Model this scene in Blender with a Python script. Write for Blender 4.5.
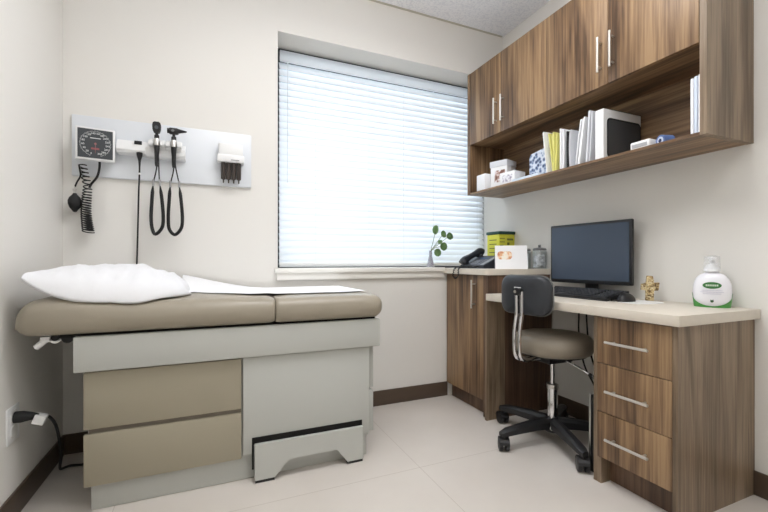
import bpy, bmesh, math, random
from mathutils import Vector, Matrix, noise

# ------------------------------------------------------------------ scene
scene = bpy.context.scene
for o in list(bpy.data.objects):
    bpy.data.objects.remove(o, do_unlink=True)
COL = scene.collection
random.seed(4)
R = math.radians

# camera
cam = bpy.data.cameras.new('camera')
cam.sensor_width = 36
cam.lens = 36 * 396 / 768
cam.shift_y = 6 / 768
cam.clip_start = 0.02
camo = bpy.data.objects.new('camera', cam)
COL.objects.link(camo)
camo.location = (0.673, -2.403, 0.943)
camo.rotation_euler = (R(90), 0, R(-23.4))
scene.camera = camo

# world : bright overcast daylight seen through the window
world = bpy.data.worlds.new('daylight')
scene.world = world
world.use_nodes = True
bg = world.node_tree.nodes['Background']
bg.inputs[0].default_value = (0.86, 0.94, 1.0, 1)
bg.inputs[1].default_value = 0.9


def area(name, loc, rot, sx, sy, power, color=(1, 1, 1), spread=180):
    l = bpy.data.lights.new(name, 'AREA')
    l.shape = 'RECTANGLE'
    l.size, l.size_y = sx, sy
    l.energy = power
    l.color = color
    l.spread = R(spread)
    o = bpy.data.objects.new(name, l)
    o.location = loc
    o.rotation_euler = rot
    COL.objects.link(o)
    return o


# the ceiling's fluorescent troffers (above and behind the camera) plus an added upward fill and the daylight at the window
area('ceiling_lamp_light', (1.30, -1.30, 2.635), (0, 0, 0), 1.2, 0.6, 12.5, (1.0, 0.985, 0.97))
area('ceiling_lamp_light', (1.30, -2.75, 2.635), (0, 0, 0), 1.2, 0.6, 14, (1.0, 0.985, 0.97))
area('added_ceiling_fill', (1.30, -1.30, 2.45), (R(180), 0, 0), 1.2, 0.6, 27, (1.0, 0.985, 0.97))  # added upward light to brighten the ceiling, no fixture behind it
area('window_daylight', (1.87, 0.42, 1.62), (R(-90), 0, 0), 1.7, 1.45, 28, (0.93, 0.965, 1.0))

vs = scene.view_settings
vs.view_transform = 'Standard'
vs.look = 'None'
vs.gamma = 1
vs.use_curve_mapping = False
vs.exposure = -0.13
scene.cycles.max_bounces = 10
scene.cycles.diffuse_bounces = 6
scene.cycles.transmission_bounces = 8
scene.cycles.transparent_max_bounces = 12
scene.cycles.sample_clamp_indirect = 6
scene.cycles.caustics_reflective = False
scene.cycles.caustics_refractive = False
scene.cycles.use_denoising = True

# ------------------------------------------------------------------ materials
def srgb(r, g, b):
    def c(v):
        v /= 255
        return v / 12.92 if v <= 0.04045 else ((v + 0.055) / 1.055) ** 2.4
    return (c(r), c(g), c(b), 1)


def mat(name, col, rough=0.5, metal=0.0, spec=0.5, trans=0.0, ior=1.45, bump=0, bscale=200, coat=0.0,
        var=0.0, vscale=3.0):
    m = bpy.data.materials.new(name)
    m.use_nodes = True
    nt = m.node_tree
    b = nt.nodes['Principled BSDF']
    b.inputs['Base Color'].default_value = col
    b.inputs['Roughness'].default_value = rough
    b.inputs['Metallic'].default_value = metal
    b.inputs['Specular IOR Level'].default_value = spec
    b.inputs['Transmission Weight'].default_value = trans
    b.inputs['IOR'].default_value = ior
    b.inputs['Coat Weight'].default_value = coat
    tc = nt.nodes.new('ShaderNodeTexCoord')
    if var:
        n = nt.nodes.new('ShaderNodeTexNoise')
        n.inputs['Scale'].default_value = vscale
        n.inputs['Detail'].default_value = 5
        nt.links.new(tc.outputs['Object'], n.inputs['Vector'])
        mx = nt.nodes.new('ShaderNodeMix')
        mx.data_type = 'RGBA'
        mx.inputs['A'].default_value = tuple(c * (1 - var) for c in col[:3]) + (1,)
        mx.inputs['B'].default_value = tuple(min(1, c * (1 + var)) for c in col[:3]) + (1,)
        nt.links.new(n.outputs['Fac'], mx.inputs['Factor'])
        nt.links.new(mx.outputs['Result'], b.inputs['Base Color'])
    if bump:
        n = nt.nodes.new('ShaderNodeTexNoise')
        n.inputs['Scale'].default_value = bscale
        n.inputs['Detail'].default_value = 3
        nt.links.new(tc.outputs['Object'], n.inputs['Vector'])
        bp = nt.nodes.new('ShaderNodeBump')
        bp.inputs['Strength'].default_value = bump
        bp.inputs['Distance'].default_value = 0.002
        nt.links.new(n.outputs['Fac'], bp.inputs['Height'])
        nt.links.new(bp.outputs['Normal'], b.inputs['Normal'])
    return m


def wood(name, axis, dark, mid, light, rough=0.42, scale=1.0, seed=0.0):
    """laminate with straight grain along the given axis"""
    m = bpy.data.materials.new(name)
    m.use_nodes = True
    nt = m.node_tree
    b = nt.nodes['Principled BSDF']
    b.inputs['Roughness'].default_value = rough
    tc = nt.nodes.new('ShaderNodeTexCoord')
    oi = nt.nodes.new('ShaderNodeObjectInfo')
    add = nt.nodes.new('ShaderNodeVectorMath')
    add.operation = 'ADD'
    mul = nt.nodes.new('ShaderNodeMath')
    mul.operation = 'MULTIPLY_ADD'
    mul.inputs[1].default_value = 7.0
    mul.inputs[2].default_value = seed
    nt.links.new(oi.outputs['Random'], mul.inputs[0])
    nt.links.new(tc.outputs['Object'], add.inputs[0])
    nt.links.new(mul.outputs[0], add.inputs[1])
    k = 0.07
    def mapped(s, kk):
        mp = nt.nodes.new('ShaderNodeMapping')
        v = [s, s, s]
        v['XYZ'.index(axis)] = s * kk
        mp.inputs['Scale'].default_value = v
        nt.links.new(add.outputs[0], mp.inputs['Vector'])
        return mp
    a1 = mapped(9 * scale, 0.10)
    n1 = nt.nodes.new('ShaderNodeTexNoise')
    n1.inputs['Scale'].default_value = 1
    n1.inputs['Detail'].default_value = 3
    n1.inputs['Distortion'].default_value = 0.9
    nt.links.new(a1.outputs[0], n1.inputs['Vector'])
    a2 = mapped(70 * scale, 0.025)
    n2 = nt.nodes.new('ShaderNodeTexNoise')
    n2.inputs['Scale'].default_value = 1
    n2.inputs['Detail'].default_value = 4
    n2.inputs['Roughness'].default_value = 0.65
    nt.links.new(a2.outputs[0], n2.inputs['Vector'])
    mx = nt.nodes.new('ShaderNodeMath')
    mx.operation = 'MULTIPLY_ADD'
    mx.inputs[1].default_value = 0.55
    nt.links.new(n2.outputs['Fac'], mx.inputs[0])
    ml = nt.nodes.new('ShaderNodeMath')
    ml.operation = 'MULTIPLY'
    ml.inputs[1].default_value = 0.62
    nt.links.new(n1.outputs['Fac'], ml.inputs[0])
    nt.links.new(ml.outputs[0], mx.inputs[2])
    cr = nt.nodes.new('ShaderNodeValToRGB')
    e = cr.color_ramp.elements
    e[0].position = 0.44
    e[0].color = dark
    e[1].position = 0.70
    e[1].color = light
    q = cr.color_ramp.elements.new(0.57)
    q.color = mid
    nt.links.new(mx.outputs[0], cr.inputs[0])
    nt.links.new(cr.outputs[0], b.inputs['Base Color'])
    bp = nt.nodes.new('ShaderNodeBump')
    bp.inputs['Strength'].default_value = 0.12
    bp.inputs['Distance'].default_value = 0.001
    nt.links.new(n2.outputs['Fac'], bp.inputs['Height'])
    nt.links.new(bp.outputs['Normal'], b.inputs['Normal'])
    return m


WD, WM, WL = srgb(74, 54, 37), srgb(122, 95, 69), srgb(158, 129, 96)
M = {}
M['wood_z'] = wood('walnut_laminate_vertical', 'Z', WD, WM, WL)
M['wood_y'] = wood('walnut_laminate_long', 'Y', WD, WM, WL, seed=3)
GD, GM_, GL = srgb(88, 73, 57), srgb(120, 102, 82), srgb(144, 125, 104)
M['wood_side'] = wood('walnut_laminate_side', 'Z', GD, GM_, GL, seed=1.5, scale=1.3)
M['wood_shaded'] = wood('walnut_laminate_shaded', 'Z', srgb(66, 48, 37), srgb(92, 69, 53), srgb(116, 90, 70), seed=2)  # same laminate with shade mixed into its colour for recessed, under-desk parts
M['wall'] = mat('wall_paint', srgb(228, 226, 221), 0.75, spec=0.25, bump=0.05, bscale=260)
M['base'] = mat('baseboard_vinyl', srgb(84, 70, 58), 0.45)
M['plastic_black'] = mat('black_plastic', srgb(28, 28, 30), 0.42, bump=0.05, bscale=500)
M['rubber'] = mat('black_rubber', srgb(18, 18, 19), 0.6)
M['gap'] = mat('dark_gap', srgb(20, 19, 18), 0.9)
M['steel'] = mat('brushed_steel', srgb(205, 203, 200), 0.3, metal=1.0)
M['chrome'] = mat('chrome', srgb(225, 225, 228), 0.12, metal=1.0)
M['handle'] = mat('satin_nickel', srgb(215, 212, 206), 0.34, metal=0.85)
M['vinyl'] = mat('taupe_vinyl', srgb(156, 148, 133), 0.33, spec=0.45, bump=0.12, bscale=420)
M['seat_vinyl'] = mat('seat_vinyl', srgb(142, 133, 119), 0.38, bump=0.12, bscale=420)
M['table_white'] = mat('pale_grey_enamel', srgb(188, 190, 185), 0.4)
M['table_tan'] = mat('taupe_enamel', srgb(158, 151, 133), 0.42)
M['linen'] = mat('white_pillowcase', srgb(230, 231, 234), 0.85, spec=0.2, bump=0.25, bscale=60)
M['paper'] = mat('white_paper', srgb(242, 243, 245), 0.8, spec=0.2)
M['counter'] = mat('pale_stone_laminate', srgb(211, 203, 190), 0.4, var=0.05, vscale=40)
M['white'] = mat('white_plastic', srgb(232, 233, 233), 0.4)
M['board'] = mat('board_laminate', srgb(222, 226, 231), 0.35)
M['sill'] = mat('white_trim_paint', srgb(238, 236, 230), 0.4)
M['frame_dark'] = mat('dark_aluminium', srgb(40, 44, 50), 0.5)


def slat_material(name='blind_slat', k=0.30):
    m = bpy.data.materials.new(name)
    m.use_nodes = True
    nt = m.node_tree
    b = nt.nodes['Principled BSDF']
    b.inputs['Base Color'].default_value = srgb(240, 243, 246)
    b.inputs['Roughness'].default_value = 0.45
    tr = nt.nodes.new('ShaderNodeBsdfTranslucent')
    tr.inputs[0].default_value = (0.92, 0.94, 0.96, 1)
    mx = nt.nodes.new('ShaderNodeMixShader')
    mx.inputs[0].default_value = k
    out = nt.nodes['Material Output']
    nt.links.new(b.outputs[0], mx.inputs[1])
    nt.links.new(tr.outputs[0], mx.inputs[2])
    nt.links.new(mx.outputs[0], out.inputs['Surface'])
    return m


def glass_material(name, tint, mixf=0.12):
    m = bpy.data.materials.new(name)
    m.use_nodes = True
    nt = m.node_tree
    nt.nodes.remove(nt.nodes['Principled BSDF'])
    t = nt.nodes.new('ShaderNodeBsdfTransparent')
    t.inputs[0].default_value = tint
    g = nt.nodes.new('ShaderNodeBsdfGlossy')
    g.inputs['Roughness'].default_value = 0.05
    mx = nt.nodes.new('ShaderNodeMixShader')
    mx.inputs[0].default_value = mixf
    nt.links.new(t.outputs[0], mx.inputs[1])
    nt.links.new(g.outputs[0], mx.inputs[2])
    nt.links.new(mx.outputs[0], nt.nodes['Material Output'].inputs['Surface'])
    return m


M['sleeve'] = mat('sleeve_grey', srgb(165, 165, 165), 0.5)
M['slat'] = slat_material(k=0.33)
M['valance'] = slat_material('blind_valance', 0.6)
M['pane'] = glass_material('window_glass', (0.95, 0.98, 1, 1), 0.06)
M['glass'] = glass_material('clear_glass', (0.95, 0.965, 0.97, 1), 0.06)
M['cap'] = bpy.data.materials.new('clear_cap')
M['cap'].use_nodes = True
_nt = M['cap'].node_tree
_t = _nt.nodes.new('ShaderNodeBsdfTransparent')
_m = _nt.nodes.new('ShaderNodeMixShader')
_m.inputs[0].default_value = 0.28
_nt.nodes['Principled BSDF'].inputs['Base Color'].default_value = srgb(232, 234, 238)
_nt.nodes['Principled BSDF'].inputs['Roughness'].default_value = 0.2
_nt.links.new(_t.outputs[0], _m.inputs[1])
_nt.links.new(_nt.nodes['Principled BSDF'].outputs[0], _m.inputs[2])
_nt.links.new(_m.outputs[0], _nt.nodes['Material Output'].inputs['Surface'])


def floor_material():
    m = bpy.data.materials.new('polished_floor_tile')
    m.use_nodes = True
    nt = m.node_tree
    b = nt.nodes['Principled BSDF']
    tc = nt.nodes.new('ShaderNodeTexCoord')
    sep = nt.nodes.new('ShaderNodeSeparateXYZ')
    nt.links.new(tc.outputs['Object'], sep.inputs[0])

    def math_(op, a, bb=None, c=None):
        n = nt.nodes.new('ShaderNodeMath')
        n.operation = op
        for i, v in enumerate((a, bb, c)):
            if v is None:
                continue
            if isinstance(v, (int, float)):
                n.inputs[i].default_value = v
            else:
                nt.links.new(v, n.inputs[i])
        return n.outputs[0]
    fs = []
    for ch, off in (('X', 1.546), ('Y', -0.80)):
        s = math_('SUBTRACT', sep.outputs[ch], off)
        pp = math_('PINGPONG', s, 0.61)
        fs.append(math_('LESS_THAN', pp, 0.0013))
    joint = math_('MAXIMUM', fs[0], fs[1])
    n = nt.nodes.new('ShaderNodeTexNoise')
    n.inputs['Scale'].default_value = 2.2
    n.inputs['Detail'].default_value = 6
    nt.links.new(tc.outputs['Object'], n.inputs['Vector'])
    cr = nt.nodes.new('ShaderNodeValToRGB')
    cr.color_ramp.elements[0].position = 0.3
    cr.color_ramp.elements[0].color = srgb(208, 201, 193)
    cr.color_ramp.elements[1].position = 0.7
    cr.color_ramp.elements[1].color = srgb(216, 210, 203)
    nt.links.new(n.outputs['Fac'], cr.inputs[0])
    mx = nt.nodes.new('ShaderNodeMix')
    mx.data_type = 'RGBA'
    nt.links.new(joint, mx.inputs['Factor'])
    nt.links.new(cr.outputs[0], mx.inputs['A'])
    mx.inputs['B'].default_value = srgb(188, 179, 170)
    nt.links.new(mx.outputs['Result'], b.inputs['Base Color'])
    b.inputs['Roughness'].default_value = 0.26
    b.inputs['Specular IOR Level'].default_value = 0.5
    return m


def ceiling_material():
    m = bpy.data.materials.new('mineral_ceiling_tile')
    m.use_nodes = True
    nt = m.node_tree
    b = nt.nodes['Principled BSDF']
    b.inputs['Roughness'].default_value = 0.9
    tc = nt.nodes.new('ShaderNodeTexCoord')
    v = nt.nodes.new('ShaderNodeTexVoronoi')
    v.inputs['Scale'].default_value = 130
    nt.links.new(tc.outputs['Object'], v.inputs['Vector'])
    n = nt.nodes.new('ShaderNodeTexNoise')
    n.inputs['Scale'].default_value = 90
    n.inputs['Detail'].default_value = 4
    nt.links.new(tc.outputs['Object'], n.inputs['Vector'])
    cr = nt.nodes.new('ShaderNodeValToRGB')
    cr.color_ramp.elements[0].position = 0.36
    cr.color_ramp.elements[0].color = srgb(232, 235, 243)
    cr.color_ramp.elements[1].position = 0.56
    cr.color_ramp.elements[1].color = srgb(248, 250, 255)
    nt.links.new(n.outputs['Fac'], cr.inputs[0])
    nt.links.new(cr.outputs[0], b.inputs['Base Color'])
    bp = nt.nodes.new('ShaderNodeBump')
    bp.inputs['Strength'].default_value = 0.15
    bp.inputs['Distance'].default_value = 0.003
    nt.links.new(n.outputs['Fac'], bp.inputs['Height'])
    nt.links.new(bp.outputs['Normal'], b.inputs['Normal'])
    return m


def blotch(name, cols, scale, rough=0.6, lo=0.35, hi=0.65, kind='noise'):
    m = bpy.data.materials.new(name)
    m.use_nodes = True
    nt = m.node_tree
    b = nt.nodes['Principled BSDF']
    b.inputs['Roughness'].default_value = rough
    tc = nt.nodes.new('ShaderNodeTexCoord')
    if kind == 'noise':
        n = nt.nodes.new('ShaderNodeTexNoise')
        n.inputs['Detail'].default_value = 3
        o = n.outputs['Fac']
    else:
        n = nt.nodes.new('ShaderNodeTexVoronoi')
        o = n.outputs['Distance']
    n.inputs['Scale'].default_value = scale
    nt.links.new(tc.outputs['Object'], n.inputs['Vector'])
    cr = nt.nodes.new('ShaderNodeValToRGB')
    el = cr.color_ramp.elements
    k = len(cols)
    el[0].position, el[0].color = lo, cols[0]
    el[1].position, el[1].color = hi, cols[-1]
    for i in range(1, k - 1):
        q = el.new(lo + (hi - lo) * i / (k - 1))
        q.color = cols[i]
    nt.links.new(o, cr.inputs[0])
    nt.links.new(cr.outputs[0], b.inputs['Base Color'])
    return m


# ------------------------------------------------------------------ object helpers
ORIGIN = {}


def thing(name, label, cat, loc, rotz=0, group=None):
    o = bpy.data.objects.new(name, None)
    o.empty_display_size = 0.05
    o.location = loc
    o.rotation_euler = (0, 0, rotz)
    COL.objects.link(o)
    o['label'] = label
    o['category'] = cat
    if group:
        o['group'] = group
    ORIGIN[o.name] = Matrix.Translation(Vector(loc)) @ Matrix.Rotation(rotz, 4, 'Z')
    return o


def obj(name, bm, m, parent=None, local=False, label=None, smooth=True, angle=35):
    """link a bmesh as one object; world-space verts unless local"""
    if parent is not None:
        mw = ORIGIN[parent.name]
        if not local:
            bm.transform(mw.inverted())
    bmesh.ops.recalc_face_normals(bm, faces=bm.faces)
    me = bpy.data.meshes.new(name)
    bm.to_mesh(me)
    bm.free()
    if smooth:
        for p in me.polygons:
            p.use_smooth = True
        try:
            me.set_sharp_from_angle(angle=R(angle))
        except Exception:
            pass
    ms = m if isinstance(m, (list, tuple)) else [m]
    for q in ms:
        me.materials.append(q)
    o = bpy.data.objects.new(name, me)
    COL.objects.link(o)
    if parent is not None:
        o.parent = parent
        ORIGIN[o.name] = mw
    else:
        ORIGIN[o.name] = Matrix.Identity(4)
    if label:
        o['label'] = label
    return o


def solo(name, bm, m, label, cat, origin, group=None, **kw):
    """a thing that is one mesh, with its own origin"""
    bm.transform(Matrix.Translation(-Vector(origin)))
    o = obj(name, bm, m, None, **kw)
    o.location = origin
    ORIGIN[o.name] = Matrix.Translation(Vector(origin))
    o['label'] = label
    o['category'] = cat
    if group:
        o['group'] = group
    return o


def struct(name, bm, m, parent=None, **kw):
    o = obj(name, bm, m, parent, **kw)
    if parent is None:
        o['kind'] = 'structure'
    return o


def box(bm, x0, x1, y0, y1, z0, z1, bev=0.0, seg=2, rot=None, mi=0):
    r = bmesh.ops.create_cube(bm, size=1)
    vs_ = r['verts']
    for v in vs_:
        v.co = Vector(((x0 + x1) / 2 + v.co.x * (x1 - x0), (y0 + y1) / 2 + v.co.y * (y1 - y0),
                       (z0 + z1) / 2 + v.co.z * (z1 - z0)))
    fs = set(f for v in vs_ for f in v.link_faces)
    if bev > 0:
        es = list(set(e for v in vs_ for e in v.link_edges))
        rr = bmesh.ops.bevel(bm, geom=es, offset=bev, segments=seg, affect='EDGES', profile=0.5)
        fs = set(rr['faces']) | set(f for f in fs if f.is_valid)
        vs_ = list(set(v for f in fs for v in f.verts))
    for f in fs:
        if f.is_valid:
            f.material_index = mi
    if rot is not None:
        bmesh.ops.transform(bm, matrix=rot, verts=vs_)
    return vs_


def B(*a, **k):
    bm = bmesh.new()
    box(bm, *a, **k)
    return bm


def rot_about(p, axis, ang):
    return Matrix.Translation(Vector(p)) @ Matrix.Rotation(ang, 4, axis) @ Matrix.Translation(-Vector(p))


def smooth_path(pts, n=6):
    pts = [Vector(p) for p in pts]
    out = []
    for i in range(len(pts) - 1):
        p0 = pts[max(i - 1, 0)]
        p1, p2 = pts[i], pts[i + 1]
        p3 = pts[min(i + 2, len(pts) - 1)]
        for k in range(n):
            t = k / n
            out.append(0.5 * ((2 * p1) + (-p0 + p2) * t + (2 * p0 - 5 * p1 + 4 * p2 - p3) * t * t
                              + (-p0 + 3 * p1 - 3 * p2 + p3) * t ** 3))
    out.append(pts[-1])
    return out


def tube(bm, pts, r, seg=10, sm=0, caps=True):
    if sm:
        pts = smooth_path(pts, sm)
    pts = [Vector(p) for p in pts]
    n = len(pts)
    rs = r if isinstance(r, (list, tuple)) else [r] * n
    t0 = (pts[1] - pts[0]).normalized()
    up = Vector((0, 0, 1)) if abs(t0.z) < 0.9 else Vector((1, 0, 0))
    a = t0.cross(up).normalized()
    rings = []
    for i in range(n):
        if i == 0:
            t = t0
        elif i == n - 1:
            t = (pts[-1] - pts[-2]).normalized()
        else:
            t = (pts[i + 1] - pts[i - 1]).normalized()
        a = (a - t * a.dot(t))
        if a.length < 1e-6:
            a = t.orthogonal()
        a.normalize()
        b = t.cross(a)
        rings.append([bm.verts.new(pts[i] + (a * math.cos(2 * math.pi * k / seg) + b * math.sin(2 * math.pi * k / seg)) * rs[i])
                      for k in range(seg)])
    for i in range(n - 1):
        for k in range(seg):
            bm.faces.new((rings[i][k], rings[i][(k + 1) % seg], rings[i + 1][(k + 1) % seg], rings[i + 1][k]))
    if caps:
        bm.faces.new(rings[0][::-1])
        bm.faces.new(rings[-1])


def T(pts, r, **k):
    bm = bmesh.new()
    tube(bm, pts, r, **k)
    return bm


def lathe(bm, prof, c=(0, 0, 0), seg=32, mtx=None, sy=1.0):
    """profile [(r,z)] about z"""
    rings = []
    for r, z in prof:
        if r < 1e-5:
            rings.append([bm.verts.new((0, 0, z))])
        else:
            rings.append([bm.verts.new((r * math.cos(2 * math.pi * k / seg), sy * r * math.sin(2 * math.pi * k / seg), z)) for k in range(seg)])
    for i in range(len(rings) - 1):
        a, b = rings[i], rings[i + 1]
        for k in range(seg):
            k2 = (k + 1) % seg
            if len(a) == 1 and len(b) == 1:
                continue
            if len(a) == 1:
                bm.faces.new((a[0], b[k2], b[k]))
            elif len(b) == 1:
                bm.faces.new((a[k], a[k2], b[0]))
            else:
                bm.faces.new((a[k], a[k2], b[k2], b[k]))
    vs_ = [v for r in rings for v in r]
    m = Matrix.Translation(Vector(c))
    if mtx is not None:
        m = m @ mtx
    bmesh.ops.transform(bm, matrix=m, verts=vs_)
    return vs_


def L(prof, c=(0, 0, 0), **k):
    bm = bmesh.new()
    lathe(bm, prof, c, **k)
    return bm


def prism(bm, poly, d0, d1, plane='XZ'):
    """extrude polygon: XZ -> along Y, YZ -> along X, XY -> along Z"""
    def mk(p, d):
        if plane == 'XZ':
            return (p[0], d, p[1])
        if plane == 'YZ':
            return (d, p[0], p[1])
        return (p[0], p[1], d)
    a = [bm.verts.new(mk(p, d0)) for p in poly]
    b = [bm.verts.new(mk(p, d1)) for p in poly]
    n = len(poly)
    bm.faces.new(a)
    bm.faces.new(b[::-1])
    for i in range(n):
        bm.faces.new((a[i], b[i], b[(i + 1) % n], a[(i + 1) % n]))
    return a + b


def rrect(x0, x1, y0, y1, r, n=6):
    out = []
    for cx, cy, a0 in ((x1 - r, y1 - r, 0), (x0 + r, y1 - r, 90), (x0 + r, y0 + r, 180), (x1 - r, y0 + r, 270)):
        for k in range(n + 1):
            a = R(a0 + 90 * k / n)
            out.append((cx + r * math.cos(a), cy + r * math.sin(a)))
    return out


def rbox(bm, lo, hi, r, fn=None, step=0.05):
    """soft rounded box on a fine grid; fn deforms verts"""
    lo, hi = Vector(lo), Vector(hi)
    def ticks(a, b, rr):
        t = [a + rr * q for q in (0, .12, .3, .5, .72, 1)]
        n = max(1, int((b - a - 2 * rr) / step))
        t += [a + rr + (b - a - 2 * rr) * k / n for k in range(1, n)]
        t += [b - rr * q for q in (1, .72, .5, .3, .12, 0)]
        return t
    tx, ty, tz = ticks(lo.x, hi.x, r), ticks(lo.y, hi.y, r), ticks(lo.z, hi.z, min(r, (hi.z - lo.z) / 2 - 1e-4))
    cache = {}
    rz = min(r, (hi.z - lo.z) / 2 - 1e-4)
    def vert(x, y, z):
        key = (round(x, 6), round(y, 6), round(z, 6))
        if key in cache:
            return cache[key]
        p = Vector((x, y, z))
        q = Vector((min(max(x, lo.x + r), hi.x - r), min(max(y, lo.y + r), hi.y - r), min(max(z, lo.z + rz), hi.z - rz)))
        d = Vector(((p.x - q.x) / r, (p.y - q.y) / r, (p.z - q.z) / rz))
        if d.length > 0:
            d = d.normalized()
        p = q + Vector((d.x * r, d.y * r, d.z * rz))
        if fn:
            p = fn(p)
        cache[key] = bm.verts.new(p)
        return cache[key]
    def face(grid):
        for i in range(len(grid) - 1):
            for j in range(len(grid[0]) - 1):
                q = [grid[i][j], grid[i + 1][j], grid[i + 1][j + 1], grid[i][j + 1]]
                if len(set(q)) == 4:
                    try:
                        bm.faces.new(q)
                    except ValueError:
                        pass
    for z in (lo.z, hi.z):
        face([[vert(x, y, z) for y in ty] for x in tx])
    for y in (lo.y, hi.y):
        face([[vert(x, y, z) for z in tz] for x in tx])
    for x in (lo.x, hi.x):
        face([[vert(x, y, z) for z in tz] for y in ty])
    return bm


def text_bm(s, size, depth=0.0003):
    cu = bpy.data.curves.new('lettering', 'FONT')
    cu.body = s
    cu.size = size
    cu.extrude = depth
    cu.align_x = 'CENTER'
    cu.align_y = 'CENTER'
    cu.resolution_u = 2
    o = bpy.data.objects.new('lettering', cu)
    COL.objects.link(o)
    dg = bpy.context.evaluated_depsgraph_get()
    me = bpy.data.meshes.new_from_object(o.evaluated_get(dg))
    bm = bmesh.new()
    bm.from_mesh(me)
    bpy.data.objects.remove(o, do_unlink=True)
    bpy.data.curves.remove(cu)
    bpy.data.meshes.remove(me)
    return bm


def merge(bm, other, mtx=None):
    if mtx is not None:
        other.transform(mtx)
    me = bpy.data.meshes.new('tmp')
    other.to_mesh(me)
    other.free()
    bm.from_mesh(me)
    bpy.data.meshes.remove(me)


# ------------------------------------------------------------------ ROOM
W, CEIL, FRONT = 2.694, 2.65, -3.7
WX0, WZ0, WZ1, REC = 1.027, 0.885, 2.312, 0.19

struct('floor', B(-0.1, W + 0.1, FRONT - 0.1, 0.1, -0.08, 0), floor_material())
struct('ceiling', B(-0.1, W + 0.1, FRONT - 0.1, 0.3, CEIL, CEIL + 0.08), ceiling_material())
struct('wall_left', B(-0.12, 0, FRONT - 0.1, 0.3, 0, CEIL), M['wall'])
struct('wall_right', B(W, W + 0.12, FRONT - 0.1, 0.34, 0, CEIL), M['wall'])
struct('wall_front', B(0, W, FRONT - 0.1, FRONT, 0, CEIL), M['wall'])
bm = bmesh.new()
box(bm, 0, WX0, 0, 0.3, 0, CEIL)
box(bm, WX0, W, 0, 0.3, 0, WZ0 - 0.02)
box(bm, WX0, W, 0, 0.3, WZ1, CEIL)
struct('wall_back', bm, M['wall'])
struct('baseboard_back', B(0.008, 2.2, -0.009, 0, 0, 0.098, bev=0.002), M['base'])
struct('baseboard_left', B(0, 0.009, FRONT, 0, 0, 0.098, bev=0.002), M['base'])
bm = bmesh.new()
box(bm, W - 0.009, W, -1.19, -0.49, 0, 0.098, bev=0.002)
box(bm, W - 0.009, W, FRONT, -1.515, 0, 0.098, bev=0.002)
struct('baseboard_right', bm, M['base'])
# perimeter angle of the suspended ceiling
bm = bmesh.new()
box(bm, 0, W - 0.012, -0.013, 0, CEIL - 0.005, CEIL - 0.0005)
box(bm, 0, W - 0.02, -0.63, -0.606, CEIL - 0.004, CEIL + 0.001)
struct('trim_1', bm, mat('ceiling_angle', srgb(196, 192, 180), 0.6))

# window : dark frame, pane, white board sill with an apron
win = bpy.data.objects.new('window_1', None)
COL.objects.link(win)
win.location = (WX0, 0.27, WZ0)
win['kind'] = 'structure'
ORIGIN[win.name] = Matrix.Translation(win.location)
bm = bmesh.new()
box(bm, WX0, WX0 + 0.05, 0.235, 0.29, WZ0, WZ1)
box(bm, W - 0.05, W, 0.235, 0.29, WZ0, WZ1)
box(bm, WX0 + 0.05, W - 0.05, 0.235, 0.29, WZ0, WZ0 + 0.05)
box(bm, WX0 + 0.05, W - 0.05, 0.235, 0.29, WZ1 - 0.05, WZ1)
obj('window_frame', bm, M['frame_dark'], win)
obj('pane', B(WX0 + 0.05, W - 0.05, 0.262, 0.268, WZ0 + 0.05, WZ1 - 0.05), M['pane'], win)
bm = bmesh.new()
box(bm, WX0 + 0.001, 2.165, -0.002, 0.235, 0.878, 0.905)
box(bm, WX0 - 0.02, 2.165, -0.034, -0.001, 0.878, 0.906, bev=0.003)
box(bm, WX0 - 0.008, 2.165, -0.02, -0.001, 0.836, 0.878, bev=0.003)
obj('window_sill', bm, M['sill'], win)

# ------------------------------------------------------------------ window blind
bx0, bx1, by = 1.066, 2.672, 0.185
bl = thing('window_blind', 'wide white horizontal slat blind, nearly closed, filling the window', 'blind', (1.87, by, 0.92))
obj('valance', B(bx0, bx1, by - 0.012, by, 2.225, 2.296, bev=0.002), M['valance'], bl)
obj('headrail', B(bx0 - 0.03, W - 0.002, by + 0.006, by + 0.048, 2.286, 2.311), M['frame_dark'], bl, label='headrail darkened as the shadow line above the valance')  # dark colour stands in for the shade above the valance
bm = bmesh.new()
pitch, ns = 0.0425, 31
z_top = 2.225
for i in range(ns):
    zc = z_top - 0.014 - i * pitch
    wd, til = 0.052, R(66)
    n = 5
    top, bot = [], []
    for k in range(n):
        s = -wd / 2 + wd * k / (n - 1)
        h = 0.004 * (1 - (2 * k / (n - 1) - 1) ** 2)
        # room side edge tips down
        yy = by + 0.022 + s * math.cos(til) - h * math.sin(til)
        zz = zc + s * math.sin(til) + h * math.cos(til)
        top.append((yy, zz))
        bot.append((yy + 0.0018 * math.sin(til), zz - 0.0018 * math.cos(til)))
    prism(bm, top + bot[::-1], bx0, bx1, 'YZ')
obj('slats', bm, M['slat'], bl, angle=60)
obj('bottom_rail', B(bx0, bx1, by + 0.006, by + 0.04, 0.921, 0.940, bev=0.004), M['white'], bl)
for xx in (1.30, 1.68, 1.95, 2.20, 2.60):
    obj('ladder_cord', T([(xx, by + 0.003, 2.235), (xx, by + 0.003, 0.93)], 0.0009, seg=6), M['valance'], bl)
obj('tilt_wand', T([(1.115, by - 0.018, 2.232), (1.113, by - 0.018, 1.45)], 0.003, seg=6), M['valance'], bl)

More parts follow.
